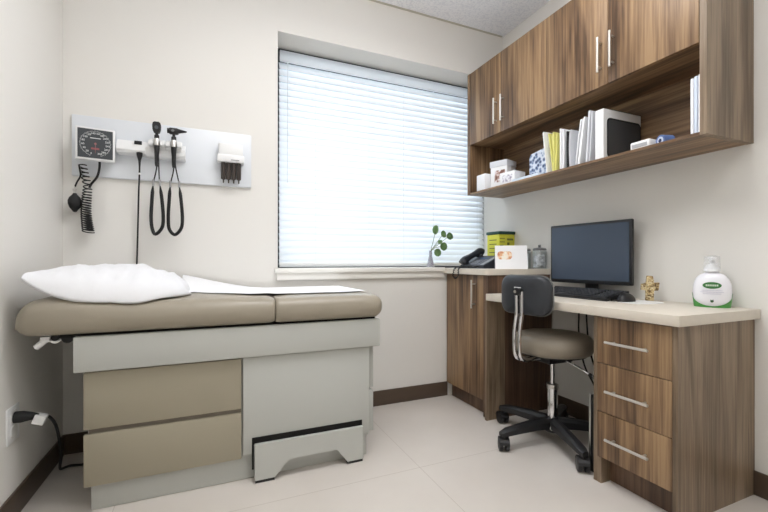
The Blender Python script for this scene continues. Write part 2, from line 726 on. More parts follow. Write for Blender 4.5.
# ------------------------------------------------------------------ base cabinet, countertop
cab = thing('base_cabinet', 'tall walnut base cabinet with one door under the window corner', 'cabinet', (2.43, -0.24, 0))
obj('body', B(2.208, 2.685, -0.4695, -0.011, 0.1, 0.862), M['wood_side'], cab)
obj('toe_kick', B(2.23, 2.68, -0.42, -0.02, 0, 0.1), M['wood_shaded'], cab)
obj('side_panel', B(2.19, 2.68, -0.47, -0.425, 0.0, 0.862), M['wood_shaded'], cab)
d = obj('door', B(2.19, 2.208, -0.423, -0.012, 0.097, 0.86, bev=0.0015), M['wood_z'], cab)


def bar_handle(parent, p0, p1, r=0.0055, out=Vector((-1, 0, 0)), reach=0.028):
    p0, p1 = Vector(p0), Vector(p1)
    bm_ = bmesh.new()
    tube(bm_, [p0, p1], r, seg=10)
    dr = (p1 - p0)
    for t in (0.14, 0.86):
        q = p0 + dr * t
        tube(bm_, [q, q - out * reach], r * 0.75, seg=8)
    return obj('handle', bm_, M['handle'], parent)


bar_handle(d, (2.162, -0.341, 0.653), (2.162, -0.341, 0.83))
bm = bmesh.new()
poly = [(2.205, -0.478), (2.688, -0.478), (2.688, 0.19), (2.166, 0.19), (2.166, -0.44), (2.174, -0.463), (2.188, -0.475)]
prism(bm, poly, 0.864, 0.899, 'XY')
solo('countertop', bm, M['counter'], 'short pale stone-look countertop on the tall corner cabinet', 'countertop', (2.43, -0.24, 0.864))

# ------------------------------------------------------------------ desk and drawer pedestal
desk = thing('desk', 'long pale-topped desk along the right wall', 'desk', (2.43, -1.0, 0))
obj('desktop', B(2.166, W - 0.001, -1.545, -0.4795, 0.715, 0.754, bev=0.0015), M['counter'], desk)
obj('leg_panel', B(2.166, 2.30, -0.4895, -0.4715, 0, 0.715), M['wood_side'], desk)
obj('leg_panel', B(2.301, 2.68, -0.4885, -0.4725, 0, 0.715), M['wood_shaded'], desk)

ped = thing('drawer_pedestal', 'walnut three-drawer pedestal under the near end of the desk', 'drawer pedestal', (2.44, -1.35, 0))
obj('body', B(2.211, 2.68, -1.506, -1.2035, 0.112, 0.7145), M['wood_shaded'], ped)
obj('side_panel', B(2.192, W - 0.001, -1.525, -1.507, 0, 0.7145), M['wood_side'], ped)
obj('side_panel', B(2.192, 2.68, -1.203, -1.186, 0, 0.7145), M['wood_side'], ped)
obj('toe_kick', B(2.25, 2.262, -1.506, -1.204, 0, 0.112), M['wood_shaded'], ped)
obj('foot', B(2.1925, 2.25, -1.222, -1.2035, 0, 0.11), M['wood_side'], ped)
for z0, z1, hz in ((0.5145, 0.708, 0.61), (0.308, 0.5115, 0.405), (0.113, 0.305, 0.205)):
    dr = obj('drawer', B(2.19, 2.21, -1.506, -1.205, z0, z1, bev=0.0012), M['wood_z'], ped)
    bar_handle(dr, (2.163, -1.260, hz), (2.163, -1.437, hz))

# ------------------------------------------------------------------ wall cabinet with open shelf
wc = thing('wall_cabinet', 'long walnut wall cabinet with four doors above an open shelf', 'wall cabinet', (2.53, -0.76, 1.426))
CX0 = 2.372
obj('side_panel', B(CX0, W - 0.001, -1.522, -1.498, 1.426, 2.297), M['wood_side'], wc)
obj('side_panel', B(CX0, 2.688, -0.034, -0.004, 1.426, 2.297), M['wood_z'], wc)
obj('shelf', B(CX0, 2.688, -1.498, -0.034, 1.426, 1.438), M['wood_y'], wc)
obj('back_panel', B(2.676, 2.688, -1.498, -0.034, 1.438, 1.786), M['wood_y'], wc)
obj('body', B(CX0 + 0.021, 2.688, -1.498, -0.034, 1.785, 2.297), M['wood_y'], wc)
ys = [-0.036, -0.363, -0.74, -1.116, -1.496]
for i in range(4):
    d = obj('door', B(CX0, CX0 + 0.019, ys[i + 1] + 0.0012, ys[i] - 0.0012, 1.781, 2.295, bev=0.0012), M['wood_z'], wc)
    hy = (-0.329, -0.397, -1.085, -1.147)[i]
    bar_handle(d, (CX0 - 0.03, hy, 1.84), (CX0 - 0.03, hy, 2.005))

# ------------------------------------------------------------------ exam table
et = thing('examination_table', 'taupe padded examination table with pale grey base against the back wall', 'examination table', (0.8, -0.33, 0))
obj('base', B(0.25, 1.365, -0.585, -0.05, 0, 0.102, bev=0.003), M['table_white'], et)
obj('body', B(0.243, 1.372, -0.592, -0.04, 0.1, 0.6), M['table_white'], et)
obj('frame_rail', B(0.206, 1.419, -0.632, -0.035, 0.537, 0.668, bev=0.004), M['table_white'], et)
obj('drawer', B(0.232, 0.786, -0.612, -0.592, 0.316, 0.53, bev=0.004), M['table_tan'], et, label='upper taupe drawer')
obj('drawer', B(0.232, 0.786, -0.612, -0.592, 0.102, 0.298, bev=0.004), M['table_tan'], et, label='lower taupe drawer')
obj('drawer_channel', B(0.246, 0.786, -0.6, -0.5925, 0.298, 0.316), mat('channel', srgb(120, 112, 100), 0.5), et)
obj('front_panel', B(0.792, 1.37, -0.614, -0.592, 0.118, 0.533, bev=0.003), M['table_white'], et)
bm = bmesh.new()
box(bm, 1.372, 1.404, -0.58, -0.06, 0.11, 0.31, bev=0.002)
box(bm, 1.372, 1.404, -0.58, -0.06, 0.325, 0.53, bev=0.002)
obj('side_drawer', bm, M['table_white'], et)
# step
bm = bmesh.new()
poly = [(0.838, 0.012), (0.921, 0.012), (0.982, 0.078), (1.20, 0.078), (1.25, 0.012), (1.328, 0.012), (1.328, 0.163), (0.838, 0.163)]
prism(bm, poly, -0.642, -0.622, 'XZ')
box(bm, 0.846, 1.32, -0.622, -0.606, 0.09, 0.155)
st = obj('step', bm, M['table_white'], et, smooth=False)
for x0, x1 in ((0.84, 0.92), (1.252, 1.326)):
    obj('foot_pad', B(x0, x1, -0.64, -0.61, 0, 0.012), M['rubber'], st)
obj('step_slot', B(0.832, 1.332, -0.6155, -0.6135, 0.156, 0.186), M['gap'], et)
obj('step_slot', B(0.828, 0.836, -0.6165, -0.6135, 0.05, 0.186), M['gap'], et)
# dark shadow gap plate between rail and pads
obj('pad_shadow_plate', B(0.16, 1.40, -0.61, -0.05, 0.664, 0.6755), M['gap'], et)


def puff(cx, hx, cy, hy, amt):
    def f(p):
        u = max(-1, min(1, (p.x - cx) / hx))
        v = max(-1, min(1, (p.y - cy) / hy))
        if p.z > 0.74:
            p.z += amt * (1 - u ** 4) * (1 - v ** 4) * (0.6 + 0.4 * (p.z - 0.74) / 0.05)
        return p
    return f


def head_rise(x):
    return 0.042 * max(0, (0.46 - x) / 0.42) ** 1.4


def back_fn(p):
    f = puff(0.47, 0.45, -0.33, 0.32, 0.008)
    p = f(p)
    if p.x > 0.922:
        p.x = 0.922
    if p.z > 0.7:
        p.z += head_rise(p.x) * min(1, (p.z - 0.7) / 0.06)
    # rolled, tapered head end
    if p.z > 0.7 and p.x < 0.17:
        p.z -= 0.06 * ((0.17 - p.x) / 0.145) ** 2 * min(1, (p.z - 0.7) / 0.06)
    t = max(0, (0.16 - p.x) / 0.14)
    p.y = -0.33 + (p.y + 0.33) * (1 - 0.10 * t * t)
    return p


bm = bmesh.new()
rbox(bm, (0.026, -0.655, 0.676), (0.950, -0.02, 0.788), 0.052, back_fn)
obj('back_cushion', bm, M['vinyl'], et, angle=80)
bm = bmesh.new()
sf = puff(1.18, 0.25, -0.33, 0.31, 0.008)


def seat_fn(p):
    p = sf(p)
    p.x = max(p.x, 0.9245)
    return p


rbox(bm, (0.898, -0.655, 0.676), (1.435, -0.02, 0.785), 0.048, seat_fn)
obj('seat_cushion', bm, M['vinyl'], et, angle=80)
# paper roll bracket under the head end
bm = bmesh.new()
box(bm, 0.10, 0.2, -0.6, -0.57, 0.652, 0.672, bev=0.004)
tube(bm, [(0.085, -0.585, 0.632), (0.12, -0.585, 0.664)], 0.011, seg=8)
tube(bm, [(0.145, -0.60, 0.662), (0.145, -0.2, 0.662)], 0.017, seg=12)
br = obj('paper_roll_bracket', bm, M['white'], et)
bm = bmesh.new()
tube(bm, [(0.183, -0.602, 0.664), (0.183, -0.57, 0.664)], 0.02, seg=14)
tube(bm, [(0.146, -0.604, 0.668), (0.146, -0.602, 0.668)], 0.013, seg=14)
obj('knob', bm, M['rubber'], br)

# pillow
PC, PHX, PHY, PT = Vector((0.325, -0.345)), 0.262, 0.295, 0.116


def cushion_z(x, y):
    """top of the rounded cushion edge"""
    z = 0.797 + head_rise(x)
    if y > -0.605:
        return z
    t = min(1, (-0.605 - y) / 0.05)
    return z - 0.05 + 0.05 * math.sqrt(max(0, 1 - t * t))


def pillow_height(a, b):
    e = max(0.0, (1 - abs(a) ** 2.2)) * max(0.0, (1 - abs(b) ** 2.3))
    return e ** 0.62


def pil_xy(a, b):
    aa = a * (1 - 0.07 * (1 - abs(b)) * abs(a) ** 3)
    bb = b * (1 - 0.05 * (1 - abs(a)) * abs(b) ** 3)
    x, y = PC.x + aa * PHX, PC.y + bb * PHY
    # corners drawn in at the right-hand end, front edge sagging over the cushion
    y += 0.17 * max(0, a) ** 3.5 * max(0, -b) ** 1.5 - 0.05 * max(0, a) ** 3 * max(0, b) ** 2
    y -= 0.018 * (1 - a * a) * max(0, -b) ** 2
    x -= 0.05 * max(0, a) ** 3 * max(0, b) ** 3
    return x, y


def pil_top(x, y):
    a, b = (x - PC.x) / PHX, (y - PC.y) / PHY
    if abs(a) >= 1 or abs(b) >= 1:
        return 0
    return pillow_height(a, b) * PT


bm = bmesh.new()
N1, N2 = 54, 50
gt, gb = {}, {}
for i in range(N1 + 1):
    for j in range(N2 + 1):
        a = math.sin((i / N1 * 2 - 1) * math.pi / 2)
        b = math.sin((j / N2 * 2 - 1) * math.pi / 2)
        h = pillow_height(a, b)
        x, y = pil_xy(a, b)
        w = noise.noise(Vector((x * 7, y * 7, 2))) * 0.014 + noise.noise(Vector((x * 24, y * 10, 5))) * 0.010
        w += 0.006 * noise.noise(Vector((x * 50, y * 22, 9)))
        cz = cushion_z(x, y) + 0.003
        corner = max(0, -a) ** 3 * max(0, min(1, 0.5 - 0.6 * b))
        lift = 0.058 * corner
        zt = cz + 0.007 + lift + h * PT + w * min(1, h * 1.6)
        zb = max(cz, cz + lift - 0.004)
        gt[i, j] = bm.verts.new((x, y, zt))
        if 0 < i < N1 and 0 < j < N2:
            gb[i, j] = bm.verts.new((x, y, min(zb, zt - 0.001)))
        else:
            gb[i, j] = gt[i, j]
for i in range(N1):
    for j in range(N2):
        bm.faces.new((gt[i, j], gt[i + 1, j], gt[i + 1, j + 1], gt[i, j + 1]))
        q = [gb[i, j], gb[i, j + 1], gb[i + 1, j + 1], gb[i + 1, j]]
        try:
            bm.faces.new(q)
        except ValueError:
            pass
solo('pillow', bm, M['linen'], 'white disposable-covered pillow at the head end of the exam table', 'pillow', (PC.x, PC.y, 0.797), angle=180)

# examination paper, rising over the back of the pillow
bm = bmesh.new()
NX, NY = 90, 26
gr = {}
for i in range(NX + 1):
    for j in range(NY + 1):
        u, v = i / NX, j / NY
        x = 0.53 + (1.395 - 0.53) * u
        yf = -0.16 - 0.37 * min(1, max(0, (x - 0.45) / 0.38)) ** 0.8
        yf += 0.012 * math.sin(x * 9)
        if x > 1.28:
            yf += (x - 1.28) * 0.35
        y = yf + (-0.03 - yf) * v
        ramp = 0.075 * max(0, min(1, (0.90 - x) / 0.36)) ** 1.3 * min(1, v * 1.3)
        z = (0.7985 if x < 0.93 else 0.7955) + ramp
        z += 0.001 + 0.001 * noise.noise(Vector((x * 14, y * 6, 1)))
        gr[i, j] = bm.verts.new((x, y, z))
for _ in range(2):
    nz = {}
    for (i, j), vv in gr.items():
        s_, c_ = 0, 0
        for di, dj in ((1, 0), (-1, 0), (0, 1), (0, -1), (0, 0)):
            if (i + di, j + dj) in gr:
                s_ += gr[i + di, j + dj].co.z
                c_ += 1
        nz[i, j] = s_ / c_
    for k, vv in gr.items():
        vv.co.z = max(nz[k], 0.7958)
for i in range(NX):
    for j in range(NY):
        bm.faces.new((gr[i, j], gr[i + 1, j], gr[i + 1, j + 1], gr[i, j + 1]))
solo('examination_paper', bm, M['paper'], 'white paper sheet spread over the back half of the exam table', 'paper sheet', (0.85, -0.25, 0.797), angle=180)

# ------------------------------------------------------------------ diagnostic board on the wall
board = solo('instrument_board', B(0.040, 0.876, -0.02, 0, 1.368, 1.668, bev=0.003), M['board'],
             'long pale grey mounting board on the back wall above the exam table', 'mounting board', (0.455, 0, 1.372))

# aneroid gauge
ga = thing('blood_pressure_gauge', 'square black-faced blood pressure gauge with coiled tube and bulb at left of board', 'blood pressure gauge', (0.152, -0.02, 1.51))
GT = rot_about((0.229, -0.07, 1.51), 'Z', R(9))
bm = B(0.073, 0.229, -0.085, -0.055, 1.434, 1.590, bev=0.004)
bm.transform(GT)
box(bm, 0.13, 0.18, -0.07, -0.02, 1.47, 1.54)
obj('case', bm, M['white'], ga)
bm = B(0.082, 0.220, -0.0875, -0.0845, 1.443, 1.581)
bm.transform(GT)
dial = obj('dial', bm, mat('dial_face', srgb(62, 66, 70), 0.35), ga)
cxg, czg = 0.151, 1.512
bm = bmesh.new()
for k in range(90):
    a = R(250) - R(320) * k / 89
    r0, r1 = 0.0580, 0.0615 if k % 4 else 0.0635
    c, s = math.cos(a), math.sin(a)
    t = 0.0005
    p = [(cxg + c * r0 - s * t, czg + s * r0 + c * t), (cxg + c * r0 + s * t, czg + s * r0 - c * t),
         (cxg + c * r1 + s * t, czg + s * r1 - c * t), (cxg + c * r1 - s * t, czg + s * r1 + c * t)]
    prism(bm, p, -0.0882, -0.0873)
bm.transform(GT)
o_ = obj('tick_marks', bm, mat('dial_print', srgb(225, 228, 228), 0.5), dial)
bm = bmesh.new()
for k in range(16):
    a = R(250) - R(320) * k / 15
    tb = text_bm(str(k * 20), 0.0125, 0.0004)
    merge(bm, tb, Matrix.Translation((cxg + math.cos(a) * 0.049, -0.0879, czg + math.sin(a) * 0.050)) @ Matrix.Rotation(R(90), 4, 'X'))
box(bm, 0.130, 0.172, -0.0882, -0.0873, 1.537, 1.5405)
bm.transform(GT)
obj('dial_numbers', bm, mat('dial_print', srgb(225, 228, 228), 0.5), dial)
bm = bmesh.new()
prism(bm, [(cxg - 0.0016, czg + 0.006), (cxg + 0.0016, czg + 0.006), (cxg + 0.0005, czg - 0.045), (cxg - 0.0005, czg - 0.045)], -0.0896, -0.0888)
prism(bm, [(cxg + 0.005 * math.cos(k), czg + 0.005 * math.sin(k)) for k in [q * math.pi / 5 for q in range(10)]], -0.0898, -0.0886)
bm.transform(GT)
obj('needle', bm, mat('needle_grey', srgb(150, 100, 102), 0.5), dial)
bm = bmesh.new()
box(bm, 0.134, 0.166, -0.0882, -0.0873, 1.484, 1.493)
bm.transform(GT)
obj('dial_mark', bm, mat('mark_red', srgb(150, 84, 88), 0.5), dial)
bm = B(0.118, 0.19, -0.0705, -0.0605, 1.5895, 1.5915)
bm.transform(GT)
obj('hanger_slot', bm, M['rubber'], ga)
# feed tube, coil, bulb
obj('tube', T([(0.163, -0.06, 1.44), (0.162, -0.062, 1.40), (0.152, -0.06, 1.36), (0.128, -0.055, 1.325), (0.12, -0.055, 1.305)], 0.0052, sm=6), M['rubber'], ga)
pts = []
turns = 24
for k in range(turns * 14 + 1):
    t = k / (turns * 14)
    a = 2 * math.pi * k / 14
    if t < 0.22:
        q = t / 0.22
        c = Vector((0.092 + 0.02 * q, -0.055, 1.418 - 0.10 * q))
        rr = 0.016
    else:
        q = (t - 0.22) / 0.78
        c = Vector((0.113 - 0.007 * math.sin(q * 3.5), -0.052, 1.315 - 0.225 * q ** 0.85))
        rr = 0.017 + 0.007 * q
    pts.append(c + Vector((rr * math.cos(a), rr * 0.9 * math.sin(a), 0.006 * math.sin(a + 0.4 * math.sin(k * 0.02)) - 0.004 * math.cos(a))))
bm = bmesh.new()
tube(bm, pts, 0.0030, seg=6)
obj('coiled_tube', bm, M['rubber'], ga)
prof = [(0, -0.048), (0.007, -0.046), (0.012, -0.038), (0.021, -0.026), (0.027, -0.008), (0.028, 0.008), (0.022, 0.024), (0.011, 0.036), (0.007, 0.044), (0, 0.045)]
bu = obj('bulb', L(prof, (0.061, -0.05, 1.232)), M['rubber'], ga)
obj('valve', L([(0, 0), (0.006, 0), (0.006, 0.012), (0.009, 0.014), (0.009, 0.022), (0.004, 0.024), (0.004, 0.034), (0, 0.034)], (0.061, -0.05, 1.275), seg=16), M['steel'], bu)
obj('tube', T([(0.061, -0.05, 1.305), (0.07, -0.052, 1.33), (0.085, -0.058, 1.36), (0.082, -0.056, 1.39), (0.078, -0.055, 1.415)], 0.0036, sm=5), M['rubber'], ga)

# wall transformer with two handles
tr = thing('wall_transformer', 'white rail-shaped power unit on the board holding two scopes', 'power unit', (0.38, -0.02, 1.49))
bm = bmesh.new()
prism(bm, [(-0.02, 1.488), (-0.075, 1.492), (-0.085, 1.505), (-0.085, 1.518), (-0.06, 1.556), (-0.02, 1.566)], 0.236, 0.36, 'YZ')
prism(bm, [(-0.02, 1.482), (-0.06, 1.486), (-0.07, 1.50), (-0.07, 1.53), (-0.05, 1.556), (-0.02, 1.566)], 0.36, 0.54, 'YZ')
obj('housing', bm, M['white'], tr)
obj('display', B(0.312, 0.344, -0.0812, -0.07, 1.538, 1.552, rot=rot_about((0.33, -0.075, 1.545), 'X', R(-25))), M['plastic_black'], tr)
for xx in (0.412, 0.489):
    bm = bmesh.new()
    box(bm, xx - 0.037, xx - 0.016, -0.108, -0.065, 1.535, 1.556, bev=0.005)
    box(bm, xx + 0.016, xx + 0.037, -0.108, -0.065, 1.535, 1.556, bev=0.005)
    box(bm, xx - 0.037, xx + 0.037, -0.078, -0.06, 1.52, 1.572, bev=0.005)
    obj('cradle', bm, M['white'], tr)


def handle_prof(r=0.0125):
    return [(0, 0), (r * .55, 0.0), (r * .75, 0.01), (r * .85, 0.05), (r, 0.10), (r, 0.125)]


def scope(name, label, x, kind):
    t = thing(name, label, 'medical scope', (x, -0.092, 1.43))
    y = -0.093
    obj('grip', L([(0, 0), (0.007, 0.0), (0.009, 0.012), (0.0105, 0.06), (0.013, 0.09), (0.013, 0.105), (0, 0.105)], (x, y, 1.43), seg=20), M['plastic_black'], t)
    obj('ring', L([(0, 0), (0.0142, 0), (0.0142, 0.03), (0.012, 0.036), (0, 0.036)], (x, y, 1.535), seg=20), M['steel'], t)
    obj('neck', L([(0, 0), (0.0115, 0), (0.0115, 0.016), (0.007, 0.022), (0.007, 0.032), (0, 0.032)], (x, y, 1.571), seg=20), M['plastic_black'], t)
    if kind == 'oph':
        bm = bmesh.new()
        prism(bm, [(x - 0.011, 1.597), (x + 0.011, 1.597), (x + 0.018, 1.612), (x + 0.02, 1.64), (x + 0.014, 1.655), (x - 0.014, 1.655), (x - 0.02, 1.64), (x - 0.018, 1.612)], y - 0.013, y + 0.011)
        bmesh.ops.bevel(bm, geom=list(bm.edges), offset=0.003, segments=2, affect='EDGES')
        h = obj('head', bm, M['plastic_black'], t)
        bm = bmesh.new()
        tube(bm, [(x, y - 0.0125, 1.625), (x, y - 0.0155, 1.625)], 0.009, seg=18)
        obj('lens', bm, mat('lens_disc', srgb(90, 94, 98), 0.25), h)
    else:
        bm = bmesh.new()
        box(bm, x - 0.022, x + 0.022, y - 0.014, y + 0.012, 1.602, 1.634, bev=0.007, seg=3)
        tube(bm, [(x - 0.03, y, 1.619), (x - 0.02, y, 1.619)], 0.013, seg=14)
        tube(bm, [(x + 0.018, y - 0.003, 1.62), (x + 0.034, y - 0.006, 1.62), (x + 0.06, y - 0.012, 1.619)], [0.013, 0.009, 0.0035], seg=14)
        h = obj('head', bm, M['plastic_black'], t)
        bm = bmesh.new()
        tube(bm, [(x - 0.004, y - 0.0135, 1.618), (x - 0.004, y - 0.016, 1.618)], 0.007, seg=14)
        obj('lens', bm, mat('lens_disc', srgb(110, 112, 114), 0.25), h)
    # cord: down from the grip, long loop, back up to the unit
    y2 = -0.07
    bm = bmesh.new()
    dx = -0.006 if kind == 'oph' else 0.005
    pts_ = [(x, y, 1.432), (x - 0.004, y, 1.40), (x - 0.016, y + 0.002, 1.34), (x - 0.023, y + 0.004, 1.24), (x - 0.026, y + 0.005, 1.17),
            (x - 0.021, y + 0.005, 1.112), (x + dx, y + 0.005, 1.085), (x + 0.028 + dx, y + 0.006, 1.118), (x + 0.034 + dx, y + 0.008, 1.17), (x + 0.028 + dx, y + 0.012, 1.26), (x + 0.016 + dx, y + 0.02, 1.36),
            (x + 0.006, -0.067, 1.44), (x + 0.004, -0.06, 1.487)]
    sp = smooth_path(pts_, 7)
    rr = []
    for p in sp:
        rr.append(0.0032 if p.z > 1.33 else (0.0082 if p.z < 1.30 else 0.0032 + (1.33 - p.z) / 0.03 * 0.005))
    tube(bm, sp, rr, seg=8)
    obj('cord', bm, M['rubber'], t)
    for p in ((x - 0.016, y + 0.002, 1.34), (x + 0.018 + dx, y + 0.019, 1.345)):
        bm = bmesh.new()
        tube(bm, [(p[0], p[1], p[2] - 0.012), (p[0], p[1], p[2] + 0.022)], 0.0052, seg=8)
        obj('cord_sleeve', bm, M['sleeve'], t)
    return t


scope('ophthalmoscope', 'black ophthalmoscope with upright oval head and looped cord, left of the two scopes', 0.412, 'oph')
scope('otoscope', 'black otoscope with sideways pointed head and looped cord, right of the two scopes', 0.489, 'oto')

pc_ = thing('hanging_cable', 'thin black cord hanging straight from power unit down behind the pillow', 'cord', (0.33, -0.06, 0.9))
obj('plug', L([(0, 0), (0.004, 0.0), (0.006, 0.03), (0.013, 0.055), (0.014, 0.07), (0, 0.07)], (0.334, -0.075, 1.425), seg=14), M['plastic_black'], pc_)
obj('cord', T([(0.334, -0.075, 1.428), (0.333, -0.073, 1.38), (0.328, -0.06, 1.30), (0.322, -0.04, 1.15), (0.316, -0.022, 1.0), (0.312, -0.012, 0.9), (0.312, -0.010, 0.72)], 0.004, sm=5, seg=8), M['rubber'], pc_)
obj('collar', L([(0, 0), (0.0075, 0.0), (0.0075, 0.008), (0, 0.008)], (0.3335, -0.0735, 1.385), seg=12), M['white'], pc_)

# specula dispenser
sd = thing('specula_dispenser', 'white dispenser box with four dark tubes at right end of board', 'dispenser', (0.767, -0.02, 1.36))
bm = B(0.703, 0.828, -0.075, -0.02, 1.515, 1.592, bev=0.005)
box(bm, 0.696, 0.834, -0.083, -0.02, 1.49, 1.53, bev=0.005)
obj('cover', bm, M['white'], sd)
obj('release_lever', B(0.765, 0.808, -0.0855, -0.082, 1.499, 1.503), mat('grey_mark', srgb(150, 150, 152), 0.5), sd)
for k in range(4):
    x = 0.727 + k * 0.0265
    bm = bmesh.new()
    lathe(bm, [(0, 0), (0.0035, 0), (0.0045, 0.018), (0.0125, 0.022), (0.0125, 0.115), (0, 0.115)], (x, -0.056, 1.378), seg=14)
    obj('tube', bm, mat('smoky_plastic', srgb(62, 54, 50), 0.3), sd)

# ------------------------------------------------------------------ outlet with adapter and cord
ol = thing('wall_outlet', 'white wall outlet plate on the left wall', 'outlet', (0, -0.537, 0.35))
obj('plate', B(0, 0.006, -0.586, -0.49, 0.287, 0.417, bev=0.002), M['white'], ol)
bm = bmesh.new()
for z in (0.325, 0.38):
    prism(bm, rrect(-0.562, -0.514, z - 0.021, z + 0.021, 0.012), 0.006, 0.0085, 'YZ')
obj('socket', bm, mat('socket_white', srgb(215, 215, 212), 0.4), ol)
plug = thing('power_plug', 'black plug with white tag and cord trailing along the left baseboard', 'plug', (0.0085, -0.53, 0.37))
bm = bmesh.new()
tube(bm, [(0.0086, -0.538, 0.375), (0.03, -0.538, 0.374), (0.055, -0.535, 0.372), (0.075, -0.53, 0.366)], [0.021, 0.021, 0.015, 0.010], seg=12)
obj('plug_body', bm, M['rubber'], plug)
obj('cord', T([(0.07, -0.53, 0.367), (0.095, -0.515, 0.36), (0.112, -0.49, 0.32), (0.113, -0.45, 0.25), (0.095, -0.36, 0.14), (0.06, -0.25, 0.05), (0.045, -0.18, 0.008),
               (0.07, -0.155, 0.0055), (0.12, -0.165, 0.0055), (0.17, -0.15, 0.0055), (0.21, -0.135, 0.0055), (0.249, -0.125, 0.0055)], 0.0055, sm=6, seg=8), M['rubber'], plug)
obj('tag', B(0.062, 0.098, -0.546, -0.512, 0.338, 0.372, bev=0.003, rot=rot_about((0.08, -0.53, 0.355), 'Y', R(20))), M['white'], plug, label='white paper tag')

# ------------------------------------------------------------------ swivel chair
CHX, CHY = 2.308, -0.848
ch = thing('swivel_chair', 'black and taupe swivel desk chair on five casters', 'chair', (CHX, CHY, 0))
prof = [(0, 0.472), (0.165, 0.472), (0.184, 0.478), (0.194, 0.495), (0.197, 0.52), (0.193, 0.545), (0.18, 0.562), (0.15, 0.571), (0.08, 0.574), (0, 0.575)]
obj('seat', L(prof, (CHX, CHY, 0), seg=48), M['seat_vinyl'], ch, angle=60)
bm = bmesh.new()
lathe(bm, [(0, 0.456), (0.12, 0.456), (0.165, 0.466), (0.168, 0.473), (0, 0.473)], (CHX, CHY, 0), seg=32)
box(bm, CHX - 0.08, CHX + 0.08, CHY - 0.06, CHY + 0.06, 0.425, 0.458, bev=0.006)
obj('seat_plate', bm, M['plastic_black'], ch)
bm = bmesh.new()
lathe(bm, [(0, 0.30), (0.0125, 0.30), (0.0125, 0.43), (0, 0.43)], (CHX, CHY, 0), seg=20)
lathe(bm, [(0, 0.10), (0.026, 0.10), (0.026, 0.298), (0.022, 0.305), (0, 0.305)], (CHX, CHY, 0), seg=24)
obj('column', bm, M['chrome'], ch)
obj('collar', L([(0, 0), (0.030, 0), (0.030, 0.022), (0, 0.022)], (CHX, CHY, 0.283), seg=24), M['steel'], ch)
obj('lever', T([(CHX + 0.02, CHY - 0.05, 0.445), (CHX + 0.03, CHY - 0.14, 0.42), (CHX + 0.04, CHY - 0.2, 0.395)], 0.005, seg=8), M['chrome'], ch)
obj('lever_grip', T([(CHX + 0.038, CHY - 0.19, 0.399), (CHX + 0.046, CHY - 0.245, 0.376)], 0.009, seg=10), M['plastic_black'], ch)
bm = bmesh.new()
lathe(bm, [(0, 0.055), (0.035, 0.06), (0.046, 0.075), (0.046, 0.11), (0.036, 0.122), (0, 0.124)], (CHX, CHY, 0), seg=28)
obj('hub', bm, M['plastic_black'], ch)
vv = Vector((0.673 - CHX, -2.403 - CHY, 0)).normalized()
p = Vector((CHX, CHY, 0.088)) + vv * 0.044
bm = bmesh.new()
tube(bm, [p, p + vv * 0.006], 0.012, seg=16)
obj('hub_badge', bm, M['steel'], ch)
for k in range(5):
    a = R(-111.5 - 72 * k)
    c, s = math.cos(a), math.sin(a)
    dv = Vector((c, s, 0))
    o_ = Vector((CHX, CHY, 0))
    bm = bmesh.new()
    # tapered arm with rectangular section
    secs = [(0.03, 0.108, 0.029, 0.026), (0.12, 0.108, 0.026, 0.023), (0.22, 0.102, 0.024, 0.019), (0.29, 0.096, 0.022, 0.016), (0.322, 0.090, 0.014, 0.011)]
    nv = Vector((-s, c, 0))
    rg = []
    for r_, z_, w_, h_ in secs:
        q = o_ + dv * r_ + Vector((0, 0, z_))
        rg.append([bm.verts.new(q + nv * w_ * sx + Vector((0, 0, h_ * sz))) for sx, sz in ((-1, -1), (1, -1), (1, .4), (.5, 1), (-.5, 1), (-1, .4))])
    for i in range(len(rg) - 1):
        for j in range(6):
            bm.faces.new((rg[i][j], rg[i][(j + 1) % 6], rg[i + 1][(j + 1) % 6], rg[i + 1][j]))
    bm.faces.new(rg[0])
    bm.faces.new(rg[-1][::-1])
    leg = obj('leg', bm, M['plastic_black'], ch, angle=40)
    # caster: two wheels and hood
    cc = o_ + dv * 0.302
    bm = bmesh.new()
    ca = R((-38, -30, -10, 35, 70)[k])
    ax = Vector((math.cos(ca), math.sin(ca), 0))
    pe = Vector((-ax.y, ax.x, 0))
    off = pe * 0.010
    for sg in (-1, 1):
        w0 = cc + off + ax * sg * 0.006 + Vector((0, 0, 0.0325))
        w1 = cc + off + ax * sg * 0.026 + Vector((0, 0, 0.0325))
        tube(bm, [w0, w0 + (w1 - w0) * 0.1, w0 + (w1 - w0) * 0.85, w1], [0.029, 0.0325, 0.0325, 0.026], seg=22)
    tube(bm, [cc + Vector((0, 0, 0.05)), cc + Vector((0, 0, 0.088))], 0.011, seg=12)
    # hood arc
    hood = []
    for q in range(0, 9):
        an = R(10 + 20 * q)
        hood.append(cc + off + pe * 0.037 * math.cos(an) + Vector((0, 0, 0.0325 + 0.037 * math.sin(an))))
    for i in range(8):
        for_ = [hood[i] - ax * 0.024, hood[i] + ax * 0.024, hood[i + 1] + ax * 0.024, hood[i + 1] - ax * 0.024]
        vs4 = [bm.verts.new(q) for q in for_]
        bm.faces.new(vs4)
        vs5 = [bm.verts.new(q - (q - (cc + off + Vector((0, 0, 0.0325)))).normalized() * 0.003) for q in for_]
        bm.faces.new(vs5[::-1])
    obj('caster', bm, M['plastic_black'], leg)

# backrest pad: curved, facing +X (towards the desk)
BA = R(10)      # swivel of the back support about the column


def bk(x, y, z):
    """chair local (x forward) -> world"""
    return Vector((CHX + x * math.cos(BA) - y * math.sin(BA), CHY + x * math.sin(BA) + y * math.cos(BA), z))


